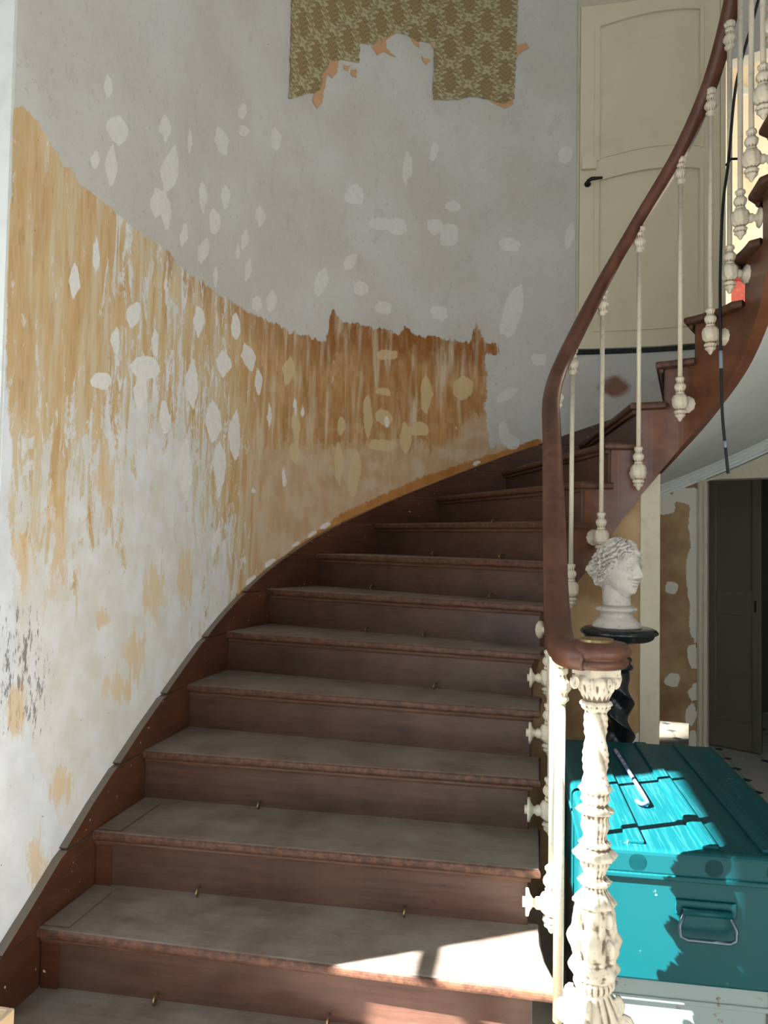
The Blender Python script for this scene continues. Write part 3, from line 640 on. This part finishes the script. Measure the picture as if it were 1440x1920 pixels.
for i, (t, h, L, sc_) in enumerate(BL):
    p = ST(t, .4); d, nrm = tangent_normal(ST, t, .4)
    if i == 0: p = np.array((.36, 11.0))
    base = M3(p[0], p[1], h); far = M3(p[0], p[1], h+L)
    r = bpy.data.objects.new('baluster', meR); C.objects.link(r); r.parent = bal; r.location = M3(p[0], p[1], h+.6)
    hz = (L-.6-.66)*u; r.scale = (1.25 if i == 0 else 1, 1.25 if i == 0 else 1, hz)
    inv = Matrix.Diagonal((r.scale[0], r.scale[1], hz, 1)).inverted()
    def sub(me, loc, rot=None, s=1):
        o = bpy.data.objects.new(me.name, me); C.objects.link(o); o.parent = r
        mw = Matrix.Translation(Vector(loc)-Vector(r.location)) @ (rot.to_matrix().to_4x4() if rot else Matrix()) @ Matrix.Scale(s, 4)
        o.matrix_parent_inverse = inv; o.matrix_basis = mw
    sub(meL, base, None, .8 if i == 0 else 1); sub(meT, far)
    toS = ST(t, 0)-p; D = Vector((toS[0], toS[1], 0)); gap = D.length
    rot = D.to_track_quat('Z', 'Y')
    sub(meA, (base[0]+D.x/gap*.12*u, base[1]+D.y/gap*.12*u, base[2]), rot)
    sub(meO, (base[0]+D.x/gap*(gap-.11)*u, base[1]+D.y/gap*(gap-.11)*u, base[2]), rot)
    rail.append((t, h+L+.16))
# handrail
NX, NY = .762, 10.05
rp = [(.64, 9.82, 6.05), (.46, 9.95, 6.06), (.355, 10.25, 6.08), (.33, 10.65, 6.13)]
rp += [(.32, 11.25, 6.3)]
for t, h in rail[1:]:
    p = ST(t, .4); rp.append((p[0], p[1], h))
for (y, h) in ((11.8, 6.62), (12.4, 7.0)): rp.insert(5 if y < 12 else 6, (.31, y, h))
pts = [M3(*p) for p in smooth_path(rp, 6)]
sect = [(.19, -.02), (.185, .06), (.13, .13), (.05, .155), (-.05, .155), (-.13, .13), (-.185, .06), (-.19, -.02), (-.165, -.08), (-.12, -.15), (.12, -.15), (.165, -.08)]
v, f = tube(pts, SC, sect=sect, up=(0, 0, 1)); hrail = mesh('handrail', v, f, RAILM, bal, smooth=True)
v, f = lathe([(z*u, r*u) for z, r in dense([(.17, .02), (.17, .28), (.155, .36), (.12, .405), (.07, .425), (.02, .415), (-.01, .375), (-.035, .37), (-.05, .395), (-.1, .39), (-.13, .36), (-.15, .33), (-.15, .02)], .03)], 48)
o = mesh('volute', v, f, RAILM, hrail, smooth=True); o.location = M3(NX, NY, 6.06)
v, f = lathe([(z*u, r*u) for z, r in [(.03, .05), (.03, .1), (.025, .1), (.02, .17), (.03, .19), (.03, .21), (0, .22)]], 32)
o = mesh('brass_cap', v, f, BRASS, hrail, label='flat brass ring on the rail end'); o.location = M3(NX, NY, 6.23)
# newel post: px rows of the photograph converted to risers
newel = bpy.data.objects.new('newel_post', None); C.objects.link(newel); newel.parent = bal; newel.location = M3(NX, NY, 0)
def nz(y): return (5.905-(y-1247)*.00667)*u
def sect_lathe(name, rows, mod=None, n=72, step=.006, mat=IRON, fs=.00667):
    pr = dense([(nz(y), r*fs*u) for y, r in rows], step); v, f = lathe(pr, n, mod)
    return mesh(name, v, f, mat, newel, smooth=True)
def leaves(z, th, i):
    return 1+.1*abs(math.sin(4*th))*abs(math.sin(z*70))+.05*math.cos(16*th)*math.cos(z*180)
cap = sect_lathe('capital', [(1262, 30), (1270, 34), (1280, 31), (1290, 30), (1297, 27), (1303, 24), (1308, 22), (1311, 27), (1315, 28), (1319, 24), (1322, 25), (1326, 21)], leaves, 64, .003)
bm = bmesh.new(); h = 32*.00667*u
pl = []
for k in range(4):
    for s in np.linspace(-1, .85, 9):
        x, y = s*h, -h*(1-.16*(1-s*s)); a = k*math.pi/2+.5; pl.append((x*math.cos(a)-y*math.sin(a), x*math.sin(a)+y*math.cos(a)))
prism(bm, pl, nz(1262), nz(1246)); fix(bm); from_bm('abacus', bm, IRON, cap)
for k in range(8):
    a = k*math.pi/4+.5; R = (41 if k % 2 else 34)*.00667*u*(1.12 if k % 2 else 1)
    c = Vector((math.cos(a-math.pi/4)*R, math.sin(a-math.pi/4)*R, nz(1272))); tg = Vector((-math.sin(a-math.pi/4), math.cos(a-math.pi/4), 0)); rd = Vector((math.cos(a-math.pi/4), math.sin(a-math.pi/4), 0))
    pts = []
    for s in np.linspace(0, 1, 22):
        ph = s*4.2*math.pi; rr = (.004+.010*s); pts.append(c+tg*(.002*s)+rd*(math.cos(ph)*rr)*.7+Vector((0, 0, math.sin(ph)*rr)))
    v, f = tube(pts, .0035, 6); mesh('scroll', v, f, IRONS, cap, smooth=True)
def rope(z, th, i):
    ph = 4*th+z*85; b = math.cos(ph); return 1+.15*b+(.05*math.cos(ph*.5+.6)**2*math.cos(z*420+2*th) if b > .3 else 0)
sect_lathe('shaft', [(1324, 21), (1330, 18.5), (1380, 19.5), (1465, 22.5)], rope, 96, .0022)
def acan(z, th, i): return 1+.05*math.cos(8*th+.4)*abs(math.sin(z*120))+.03*math.cos(16*th)
sect_lathe('upper_vase', [(1462, 22), (1466, 27), (1472, 30), (1476, 27), (1480, 24), (1492, 26), (1500, 20), (1505, 26), (1511, 35), (1514, 32), (1517, 24), (1522, 23), (1540, 25), (1558, 20), (1565, 21), (1571, 29), (1575, 27), (1579, 23), (1583, 32), (1590, 39), (1597, 37), (1600, 25)], acan, 72, .0022)
sect_lathe('lower_vase', [(1599, 23), (1612, 25), (1630, 18), (1635, 20), (1640, 30), (1645, 28), (1648, 19), (1656, 21), (1666, 29), (1676, 38), (1681, 38), (1684, 27)], acan, 72, .0022)
def masks(z, th, i):
    s = z/u; return 1+.17*math.cos(4*th+.6)*math.sin((s-2.2)*4.2)+.09*math.cos(8*th)*math.cos(s*17)+.05*noise.noise(Vector((math.cos(th)*4, math.sin(th)*4, s*9)))
knop = sect_lathe('mask_knop', [(1683, 29), (1692, 34), (1706, 37), (1716, 35), (1728, 36), (1745, 41), (1762, 40), (1775, 35), (1783, 36), (1788, 40), (1796, 43), (1804, 42), (1812, 38), (1816, 31)], masks, 96, .0022)
for k in range(4):
    a = k*math.pi/2-.9; rd = Vector((math.cos(a), math.sin(a), 0))
    for (y, R, s0) in ((1700, 36, 1), (1748, 42, -1)):
        c = rd*(R*.00667*u)+Vector((0, 0, nz(y))); pts = []
        for s in np.linspace(0, 1, 24):
            ph = s*4.4*math.pi; rr = .003+.013*s; pts.append(c+rd*(math.cos(ph)*rr*.6)+Vector((0, 0, s0*math.sin(ph)*rr)))
        v, f = tube(pts, .0048, 6); mesh('scroll', v, f, IRONS, knop, smooth=True)
def beads(z, th, i): return 1+.06*math.cos(20*th)
sect_lathe('bead_ring', [(1815, 30), (1820, 35), (1826, 36), (1832, 34), (1838, 28)], beads, 120, .002)
def foot(z, th, i): return 1+.16*math.cos(4*th+.6)*min(1, (nz(1838)-z)/(.1*u*3))+.03*math.cos(16*th+z*40)
ft = sect_lathe('scroll_foot', [(1836, 28), (1846, 33), (1862, 42), (1880, 49), (1898, 52), (1915, 46), (1925, 44), (1940, 48), (1955, 58), (1975, 62), (1990, 58), (2083, 60)], foot, 96, .003)
for k in range(4):
    a = k*math.pi/2-.15-.9+math.pi/4; rd = Vector((math.cos(a), math.sin(a), 0))
    for (y, R, s0, q) in ((1858, 42, 1, .014), (1890, 56, -1, .02)):
        c = rd*(R*.00667*u)+Vector((0, 0, nz(y))); pts = []
        for s in np.linspace(0, 1, 26):
            ph = s*4.6*math.pi; rr = .003+q*s; pts.append(c+rd*(math.cos(ph)*rr*.7)+Vector((0, 0, s0*math.sin(ph)*rr)))
        v, f = tube(pts, .006, 6); mesh('scroll', v, f, IRONS, ft, smooth=True)
# ------------------------------------------------------------------ wallpaper left on the far wall
def damask():
    t = NT('damask_wallpaper', .75, .25); uv = t.n('UVMap'); uv.uv_map = 'uv'; s = t.n('SeparateXYZ'); t.l(uv.outputs[0], s.inputs[0])
    p, q = .12, .105
    def wave(sock, per, k, ph=0.): return t.math('COSINE', t.math('ADD', t.math('MULTIPLY', sock, 2*math.pi*k/per), ph))
    wn = t.noise(uv.outputs[0], 95, 2); x = t.math('ADD', s.outputs[0], t.math('MULTIPLY', t.math('SUBTRACT', wn, .5), .008)); y = t.math('ADD', s.outputs[1], t.math('MULTIPLY', t.math('SUBTRACT', wn, .5), .008))
    M = t.math
    def motif(ox, oy):      # pointed leafy medallion and the vine round it, one sub-lattice of the half drop
        uu = M('DIVIDE', M('ABSOLUTE', M('WRAP', M('ADD', x, ox), p, -p)), p); vv = M('DIVIDE', M('WRAP', M('ADD', y, oy), q, -q), q)
        w = M('MULTIPLY', M('SUBTRACT', 1., M('MULTIPLY', vv, vv)), M('SUBTRACT', .6, M('MULTIPLY', vv, .2)))
        lobe = M('MULTIPLY', M('COSINE', M('ADD', M('MULTIPLY', vv, 19.), M('MULTIPLY', uu, 9.))), .15)
        dd = M('SUBTRACT', M('ADD', w, lobe), M('MULTIPLY', uu, 1.15))
        body = t.step(M('SUBTRACT', dd, M('MULTIPLY', M('ABSOLUTE', vv), .04)), .06, .12)
        vein = M('COSINE', M('ADD', M('MULTIPLY', vv, 24.), M('MULTIPLY', uu, -26.)))
        inner = M('MULTIPLY', t.step(vein, .35, .7), t.step(dd, .12, .22))
        ring = M('ABSOLUTE', M('ADD', M('SUBTRACT', dd, lobe), .2))
        leaf = M('MULTIPLY', M('COSINE', M('ADD', M('MULTIPLY', vv, 30.), M('MULTIPLY', uu, 14.))), .07)
        vine = t.step(M('SUBTRACT', M('ADD', .09, leaf), ring), .0, .04)
        return body, inner, vine
    b1, i1, v1 = motif(0., 0.); b2, i2, v2 = motif(p, q)
    body = M('MAXIMUM', b1, b2); inner = M('MAXIMUM', i1, i2); vine = M('MAXIMUM', v1, v2)
    g = t.mix(t.noise(t.map((1, 1, 1)), 200, 2), lin(176, 166, 134), lin(166, 156, 124))
    c = t.mix(M('MULTIPLY', vine, .75), g, lin(124, 112, 74)); c = t.mix(M('MULTIPLY', body, .85), c, lin(120, 98, 62)); c = t.mix(M('MULTIPLY', inner, .6), c, lin(158, 142, 104))
    return t.out(c)
DAM = damask()
TORN = paint('torn_paper_backing', lin(190, 148, 110), lin(170, 122, 84), .5, .9, 30)
# photograph rows -> position on the wall curve (fixed once, stored as wall coordinates)
_tt = np.linspace(.3, 1.9, 3000); _pw = WL(_tt); _L = np.r_[0, np.cumsum(np.hypot(*np.diff(_pw, axis=0).T))]
def wall_at(px, py):
    d = cf+(px-720)/1443*cr-(py-960)/1443*cu
    a = d[0]*_pw[:, 1]-d[1]*_pw[:, 0]; i = int(np.argmin(np.abs(a)))
    k = CAMH+d[2]*np.hypot(*_pw[i])/np.hypot(d[0], d[1]); return _L[i], k
from mathutils.geometry import delaunay_2d_cdt
def ragged(poly, amp, closed=True):
    out = []
    for i in range(len(poly)):
        a, b = np.array(poly[i]), np.array(poly[(i+1) % len(poly)]); L = np.linalg.norm(b-a); m = max(1, int(L/5)) if amp else 1
        for j in range(m):
            s = j/m; p = a+(b-a)*s
            if amp and j: p = p+np.array([random.uniform(-amp, amp), random.uniform(-amp, amp)])
            out.append(p)
    return out
def wall_patch(name, poly, mat, off, parent=None, amp=1.5, lift=0):
    pl = [wall_at(*p) for p in ragged(poly, amp)]
    xs = [p[0] for p in pl]; ys = [p[1] for p in pl]
    pts = [Vector(p) for p in pl]; n = len(pts)
    x0, x1, y0, y1 = min(xs), max(xs), min(ys), max(ys)
    for gx in np.arange(x0+.12, x1, .25):
        for gy in np.arange(y0+.12, y1, .35): pts.append(Vector((gx, gy)))
    r = delaunay_2d_cdt(pts, [(i, (i+1) % n) for i in range(n)], [list(range(n))], 2, 1e-5)
    v2, fs = r[0], r[2]; V = []
    for p in v2:
        t = float(np.interp(p.x, _L, _tt)); e = max(0, (y0+.5-p.y))*lift; q = WL(t, off+e); V.append(M3(q[0], q[1], p.y))
    me = bpy.data.meshes.new(name); me.from_pydata(V, [], [list(f) for f in fs]); uvl = me.uv_layers.new(name='uv')
    for lp in me.loops: p = v2[lp.vertex_index]; uvl.data[lp.index].uv = (p.x*SC, p.y*SC)
    o = link(name, me, mat, parent); s = o.modifiers.new('thickness', 'SOLIDIFY'); s.thickness = .0015; s.offset = 0
    return o
A = [(548, -60), (821, -60), (821, 0), (819, 78), (806, 80), (780, 78), (764, 66), (744, 62), (716, 74), (700, 84), (674, 82), (672, 118), (655, 116), (640, 112), (620, 116), (604, 140), (600, 170), (541, 186), (544, 90)]
B = [(820, -60), (970, -60), (970, 0), (968, 90), (965, 150), (964, 186), (945, 196), (920, 188), (880, 181), (862, 188), (811, 188), (813, 90), (820, 60)]
wa = wall_patch('wallpaper_remnant', A, DAM, .03); wa['label'] = 'wide torn damask wallpaper strip with ragged stepped lower edge, left'; wa['category'] = 'wallpaper'; wa['group'] = 'wallpaper remnants on the far wall'
wb = wall_patch('wallpaper_remnant', B, DAM, .045); wb['label'] = 'narrow hanging damask wallpaper strip with straight left side, right'; wb['category'] = 'wallpaper'; wb['group'] = 'wallpaper remnants on the far wall'
for par, poly in ((wa, [(604, 140), (612, 112), (634, 114), (632, 135), (622, 148), (614, 138), (606, 172), (604, 192), (594, 204), (585, 190), (590, 172), (600, 168)]), (wa, [(643, 122), (656, 124), (652, 134), (644, 130)]), (wa, [(657, 132), (668, 130), (668, 146), (658, 142)]), (wa, [(697, 88), (712, 74), (730, 64), (742, 64), (722, 78), (724, 92), (742, 108), (720, 98), (706, 104)]),
                  (wa, [(770, 70), (786, 80), (786, 90), (776, 84)]), (wa, [(790, 106), (808, 114), (800, 122), (792, 114)]), (wa, [(803, 80), (814, 80), (812, 92)]),
                  (wb, [(905, 182), (925, 188), (945, 196), (964, 180), (962, 196), (946, 204), (925, 194)]), (wb, [(967, 88), (986, 80), (992, 90), (976, 100), (966, 108)])):
    wall_patch('torn_backing', poly, TORN, .022, par, 1.2)
# ------------------------------------------------------------------ pedestal and bust
PX, PY = 1.81, 17.6
ped = thing('pedestal', 'black turned wooden pedestal with a twisted column and round top, under the plaster head', 'pedestal', M3(PX, PY, -1))
TOPZ = (5.58+1)*SC
v, f = lathe([(TOPZ+z*u, r*u) for z, r in dense([(.05, .02), (.05, .72), (.02, .78), (0, .80), (-.05, .83), (-.08, .80), (-.1, .75), (-.13, .74), (-.17, .72), (-.21, .66), (-.23, .60), (-.25, .3), (-.27, .25)], .05)], 48); mesh('top', v, f, BLACKW, ped, smooth=True)
v, f = lathe([(TOPZ+z*u, r*u) for z, r in dense([(-.25, .3), (-.32, .2), (-.5, .17), (-.56, .2), (-.6, .27), (-.66, .28), (-.7, .24), (-.73, .25), (-.78, .3), (-.83, .3), (-.87, .24), (-.92, .2)], .02)], 36); mesh('neck', v, f, BLACKW, ped, smooth=True)
pr = dense([(TOPZ-.9*u, .22*u), (TOPZ-1.15*u, .25*u), (TOPZ-2.2*u, .28*u), (TOPZ-4.6*u, .28*u), (TOPZ-4.9*u, .3*u)], .008)
v, f = lathe(pr, 64, lambda z, th, i: 1+.3*min(1, (TOPZ-.9*u-z)/(.5*u))*(1-2*abs(math.sin(th+z*26))**1.1)); mesh('twisted_column', v, f, BLACKW, ped, smooth=True)
v, f = lathe([(TOPZ+z*u, r*u) for z, r in dense([(-4.85, .32), (-4.95, .42), (-5.1, .42), (-5.2, .36), (-5.6, .45), (-5.8, .62), (-6.0, .72), (-6.3, .75), (-6.58, .75)], .05)], 40); mesh('base', v, f, BLACKW, ped, smooth=True)
def bust():
    D = math.degrees
    def G(az, el, a0, e0, sa, se, amp):
        return amp*np.exp(-((az-a0)/sa)**2-((el-e0)/se)**2)
    na, ne = 240, 180; az = np.linspace(-180, 180, na, endpoint=False); el = np.linspace(-89.5, 89.5, ne)
    AZ, EL = np.meshgrid(az, el); a, e = np.radians(AZ), np.radians(EL)
    dx, dy, dz = np.cos(e)*np.cos(a), np.cos(e)*np.sin(a), np.sin(e)
    lowf = np.clip(-EL/60, 0, 1)
    sx, sy, sz = .097*np.ones_like(a), .077-.022*lowf, .116*np.ones_like(a)
    r = 1/np.sqrt((dx/sx)**2+(dy/sy)**2+(dz/sz)**2)
    def sym(a0, *k): return G(AZ, EL, a0, *k)+G(AZ, EL, -a0, *k)
    r += G(AZ, EL, 0, 4, 6, 11, .010)+G(AZ, EL, 0, -9, 6.5, 6, .016)+G(AZ, EL, 0, -3, 5, 7, .009)+sym(8, -12.5, 4, 3.2, .007)
    r += sym(20, 5, 10, 6.5, -.015)+sym(21, 4, 6, 3.4, .0085)+sym(20, 14, 13, 3.4, .007)+sym(21, 7.6, 8, 1.2, .004)+sym(21, .6, 8, 1.2, .002)
    r += sym(40, -8, 15, 12, .005)+G(AZ, EL, 0, -19.5, 9, 2.6, -.003)+G(AZ, EL, 0, -23, 9, 2.2, .0085)+G(AZ, EL, 0, -29.5, 8, 2.6, .0085)+G(AZ, EL, 0, -26, 12, 1.1, -.005)
    r += G(AZ, EL, 0, -35, 9, 2.8, -.004)+G(AZ, EL, 0, -45, 14, 8, .012)+sym(55, -40, 18, 12, .006)
    line = np.interp(np.abs(AZ), [0, 25, 50, 68, 80, 100, 180], [40, 36, 24, 8, -14, -30, -38]); hm = 1/(1+np.exp(-(EL-line)/2.0))
    n = np.zeros_like(a); n2 = np.zeros_like(a)
    for i in range(ne):
        for j in range(na):
            p = Vector((dx[i, j], dy[i, j], dz[i, j]))
            n[i, j] = noise.noise(p*6); n2[i, j] = noise.noise(p*15+Vector((3, 1, 2)))
    wave = np.sin(EL*.42+np.abs(AZ)*.16+n*5.5)
    r += hm*(.013+.0065*wave+.006*n+.004*n2)+(1-hm)*.0012*n2
    r += sym(92, -6, 9, 12, .006)+G(np.abs(AZ), EL, 165, 2, 22, 16, .03)*1
    V = [(r[i, j]*dx[i, j], r[i, j]*dy[i, j], r[i, j]*dz[i, j]) for i in range(ne) for j in range(na)]
    F = [(i*na+j, i*na+(j+1) % na, (i+1)*na+(j+1) % na, (i+1)*na+j) for i in range(ne-1) for j in range(na)]
    F.append(tuple(range(na))[::-1]); F.append(tuple((ne-1)*na+j for j in range(na)))
    b0 = len(V)
    prof = dense([(-.03, .05), (-.08, .056), (-.12, .054), (-.138, .056), (-.143, .074), (-.150, .082), (-.158, .076), (-.163, .062), (-.17, .060), (-.185, .068), (-.2, .084), (-.212, .094), (-.222, .096), (-.226, .092)], .004)
    nv, nf = lathe(prof, 72, lambda z, th, i: 1+(.05*noise.noise(Vector((math.cos(th)*2.5, math.sin(th)*2.5, z*30))) if z < -.138 else .02*noise.noise(Vector((math.cos(th)*2, math.sin(th)*2, z*20)))))
    V += [(x-.012+(-.03-z)*.02, y, z) for x, y, z in nv]; F += [tuple(b0+i for i in q) for q in nf]
    o = mesh('statue_head', V, F, PLASTER); o.location = (PX*SC-.002, PY*SC, TOPZ+.05*u+.226*.93); o.rotation_euler = (0, 0, math.radians(-47)); o.scale = (.93, .93, .93)
    m = o.modifiers.new('join', 'REMESH'); m.mode = 'VOXEL'; m.voxel_size = .0022; m.use_smooth_shade = True
    o['label'] = 'weathered white plaster classical head of a woman with wavy hair on the black pedestal'; o['category'] = 'statue'
bust()
# ------------------------------------------------------------------ trunks
def trunk(name, label, x0, x1, y0, y1, k0, k1, rz, paintm, lidk, ribs, closed=True):
    t = thing(name, label, 'trunk', M3(x0, y0, k0), rz); W_, D_, H = (x1-x0)*SC, (y1-y0)*SC, (k1-k0)*SC; lh = lidk*SC
    bm = bmesh.new(); box(bm, .006, W_-.006, .006, D_-.006, 0, H-lh); bevel(bm, .006); from_bm('body', bm, paintm, t)
    bm = bmesh.new(); box(bm, 0, W_, 0, D_, H-lh, H); bevel(bm, .012, 3); lid = from_bm('lid', bm, paintm, t)
    bm = bmesh.new(); box(bm, -.003, W_+.003, -.003, D_+.003, H-lh-.004, H-lh+.008); bevel(bm, .003); from_bm('lid_rim', bm, paintm, lid)
    for rx in ribs:
        bm = bmesh.new(); box(bm, rx*SC-.02, rx*SC+.02, .03, D_-.02, H-.003, H+.008); bevel(bm, .004, 2); from_bm('rib', bm, paintm, lid)
        bm = bmesh.new(); bmesh.ops.create_cone(bm, cap_ends=True, segments=16, radius1=.02, radius2=.02, depth=.006, matrix=Matrix.Translation((rx*SC, .003, H-.03)) @ Matrix.Rotation(math.pi/2, 4, 'X')); from_bm('rib_tongue', bm, paintm, lid)
    # end handle on a pressed plate
    cx, cz = W_/2-(0 if closed else .01), (H-lh)*.72 if closed else H-.125
    bm = bmesh.new(); box(bm, cx-.065, cx+.065, -.002, .008, cz-.012, cz+.022); bevel(bm, .003); pl_ = from_bm('handle_plate', bm, paintm, t)
    v, f = tube([(cx-.052, -.008, cz), (cx+.052, -.008, cz)], .008, 10); mesh('handle_hinge', v, f, paintm, pl_, smooth=True)
    pp = [(cx-.047, -.008, cz), (cx-.06, -.014, cz-.03), (cx-.058, -.018, cz-.05), (cx-.045, -.02, cz-.056), (cx+.045, -.02, cz-.056), (cx+.058, -.018, cz-.05), (cx+.06, -.014, cz-.03), (cx+.047, -.008, cz)]
    v, f = tube(pp, .0045, 8); mesh('drop_handle', v, f, STEEL if closed else paintm, pl_, smooth=True)
    return t, H
RZ = math.radians(2.2)
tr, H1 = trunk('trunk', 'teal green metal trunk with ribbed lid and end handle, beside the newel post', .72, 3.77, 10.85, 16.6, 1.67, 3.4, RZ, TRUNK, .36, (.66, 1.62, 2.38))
trunk('trunk', 'blue grey scuffed metal trunk standing underneath the teal green trunk', .82, 3.1, 11.1, 16.3, -1, 1.62, RZ, TRUNK2, .3, (), False)
def rod():
    pts = [(1.56, 15.7, 0), (1.62, 14.8, 0), (1.68, 13.8, 0), (1.74, 12.75, 0), (1.72, 12.6, 0), (1.64, 12.56, 0), (1.58, 12.68, 0)]
    pts = [M3(x, y, 3.4) for x, y, z in smooth_path(pts, 5)]; pts = [(p[0], p[1], p[2]+.0105) for p in pts]
    t = NT('worn_painted_metal', .4); n = t.noise(t.map((1, 12, 1)), 3, 3)
    m = t.out(t.mix(t.step(n, .42, .58), lin(196, 160, 150), lin(70, 110, 160)))
    v, f = tube(pts, .0055, 8); o = mesh('hooked_rod', v, f, m, smooth=True)
    o['label'] = 'thin hooked metal rod lying on the green trunk lid'; o['category'] = 'rod'
rod()
# crate corner at the lower left
cr_ = thing('crate', 'open shallow wooden crate with pale rim standing at the foot of the stairs', 'crate', M3(-9.2, 8.1, -1))
CRW = paint('pale_crate_wood', lin(196, 172, 140), lin(150, 120, 90), .4, .6, 12)
Wc, Dc, Hc = 2.2*SC, 1.62*SC, 1.9*SC
for nm, b in (('bottom', (0, Wc, 0, Dc, 0, .01)), ('side_board', (0, .012, 0, Dc, .01, Hc)), ('side_board', (Wc-.012, Wc, 0, Dc, .01, Hc)), ('side_board', (.012, Wc-.012, 0, .012, .01, Hc)), ('side_board', (.012, Wc-.012, Dc-.012, Dc, .01, Hc)), ('inner_tray', (.014, Wc-.014, .014, Dc-.014, Hc-.09, Hc-.08))):
    bm = bmesh.new(); box(bm, *b); bevel(bm, .002, 1); from_bm(nm, bm, GREYB if nm == 'inner_tray' else CRW, cr_)
# hanging black cable
cb = [(4.886, 18.2, 19.77), (4.515, 18.2, 18.333), (4.347, 18.2, 17.488), (4.223, 18.2, 16.027), (4.1, 18.2, 14.937), (4.05, 18.2, 13.4), (4.057, 18.2, 12.03), (4.075, 18.2, 11), (4.103, 18.2, 10.229), (4.16, 18.2, 9.6), (4.215, 18.2, 9.038)]
cb = [(5.6, 17.9, 23)]+cb
cb = [(x-.1, y-.3, z) for x, y, z in cb]
sp = smooth_path(cb, 8)
v, f = tube([M3(*p) for p in sp], .0055, 8); cbl = mesh('cable', v, f, BLACK, smooth=True)
cbl['label'] = 'black cable hanging down the stairwell past the balusters'; cbl['category'] = 'cable'
for a, b in ((58, 62), (78, 81)):
    v, f = tube([M3(*p) for p in sp[a:b]], .0075, 8); mesh('sleeve', v, f, GREYB, cbl, label='grey sleeve', smooth=True)
v, f = tube([M3(4.05, 17.82, 15.85), M3(4.15, 17.8, 15.98), M3(4.35, 17.9, 16.02), M3(4.5, 17.9, 16.12)], .005, 6); mesh('cable_tie', v, f, BLACK, cbl)
# red framed picture in the landing room
rf = thing('picture_frame', 'small red framed picture low on the wall of the bright landing room', 'picture', M3(7.55, 33.42, 17.4))
bm = bmesh.new(); box(bm, 0, .16, -.01, 0, 0, .16); from_bm('print', bm, paint('faded_red_print', lin(190, 90, 80), lin(220, 170, 150), .6), rf)
for b in ((-.02, 0, -.02, .005, -.02, .18), (.16, .18, -.02, .005, -.02, .18), (0, .16, -.02, .005, -.02, 0), (0, .16, -.02, .005, .16, .18)):
    bm = bmesh.new(); box(bm, *b); from_bm('frame_side', bm, NT('red_frame', .4).out(lin(170, 40, 40)), rf)
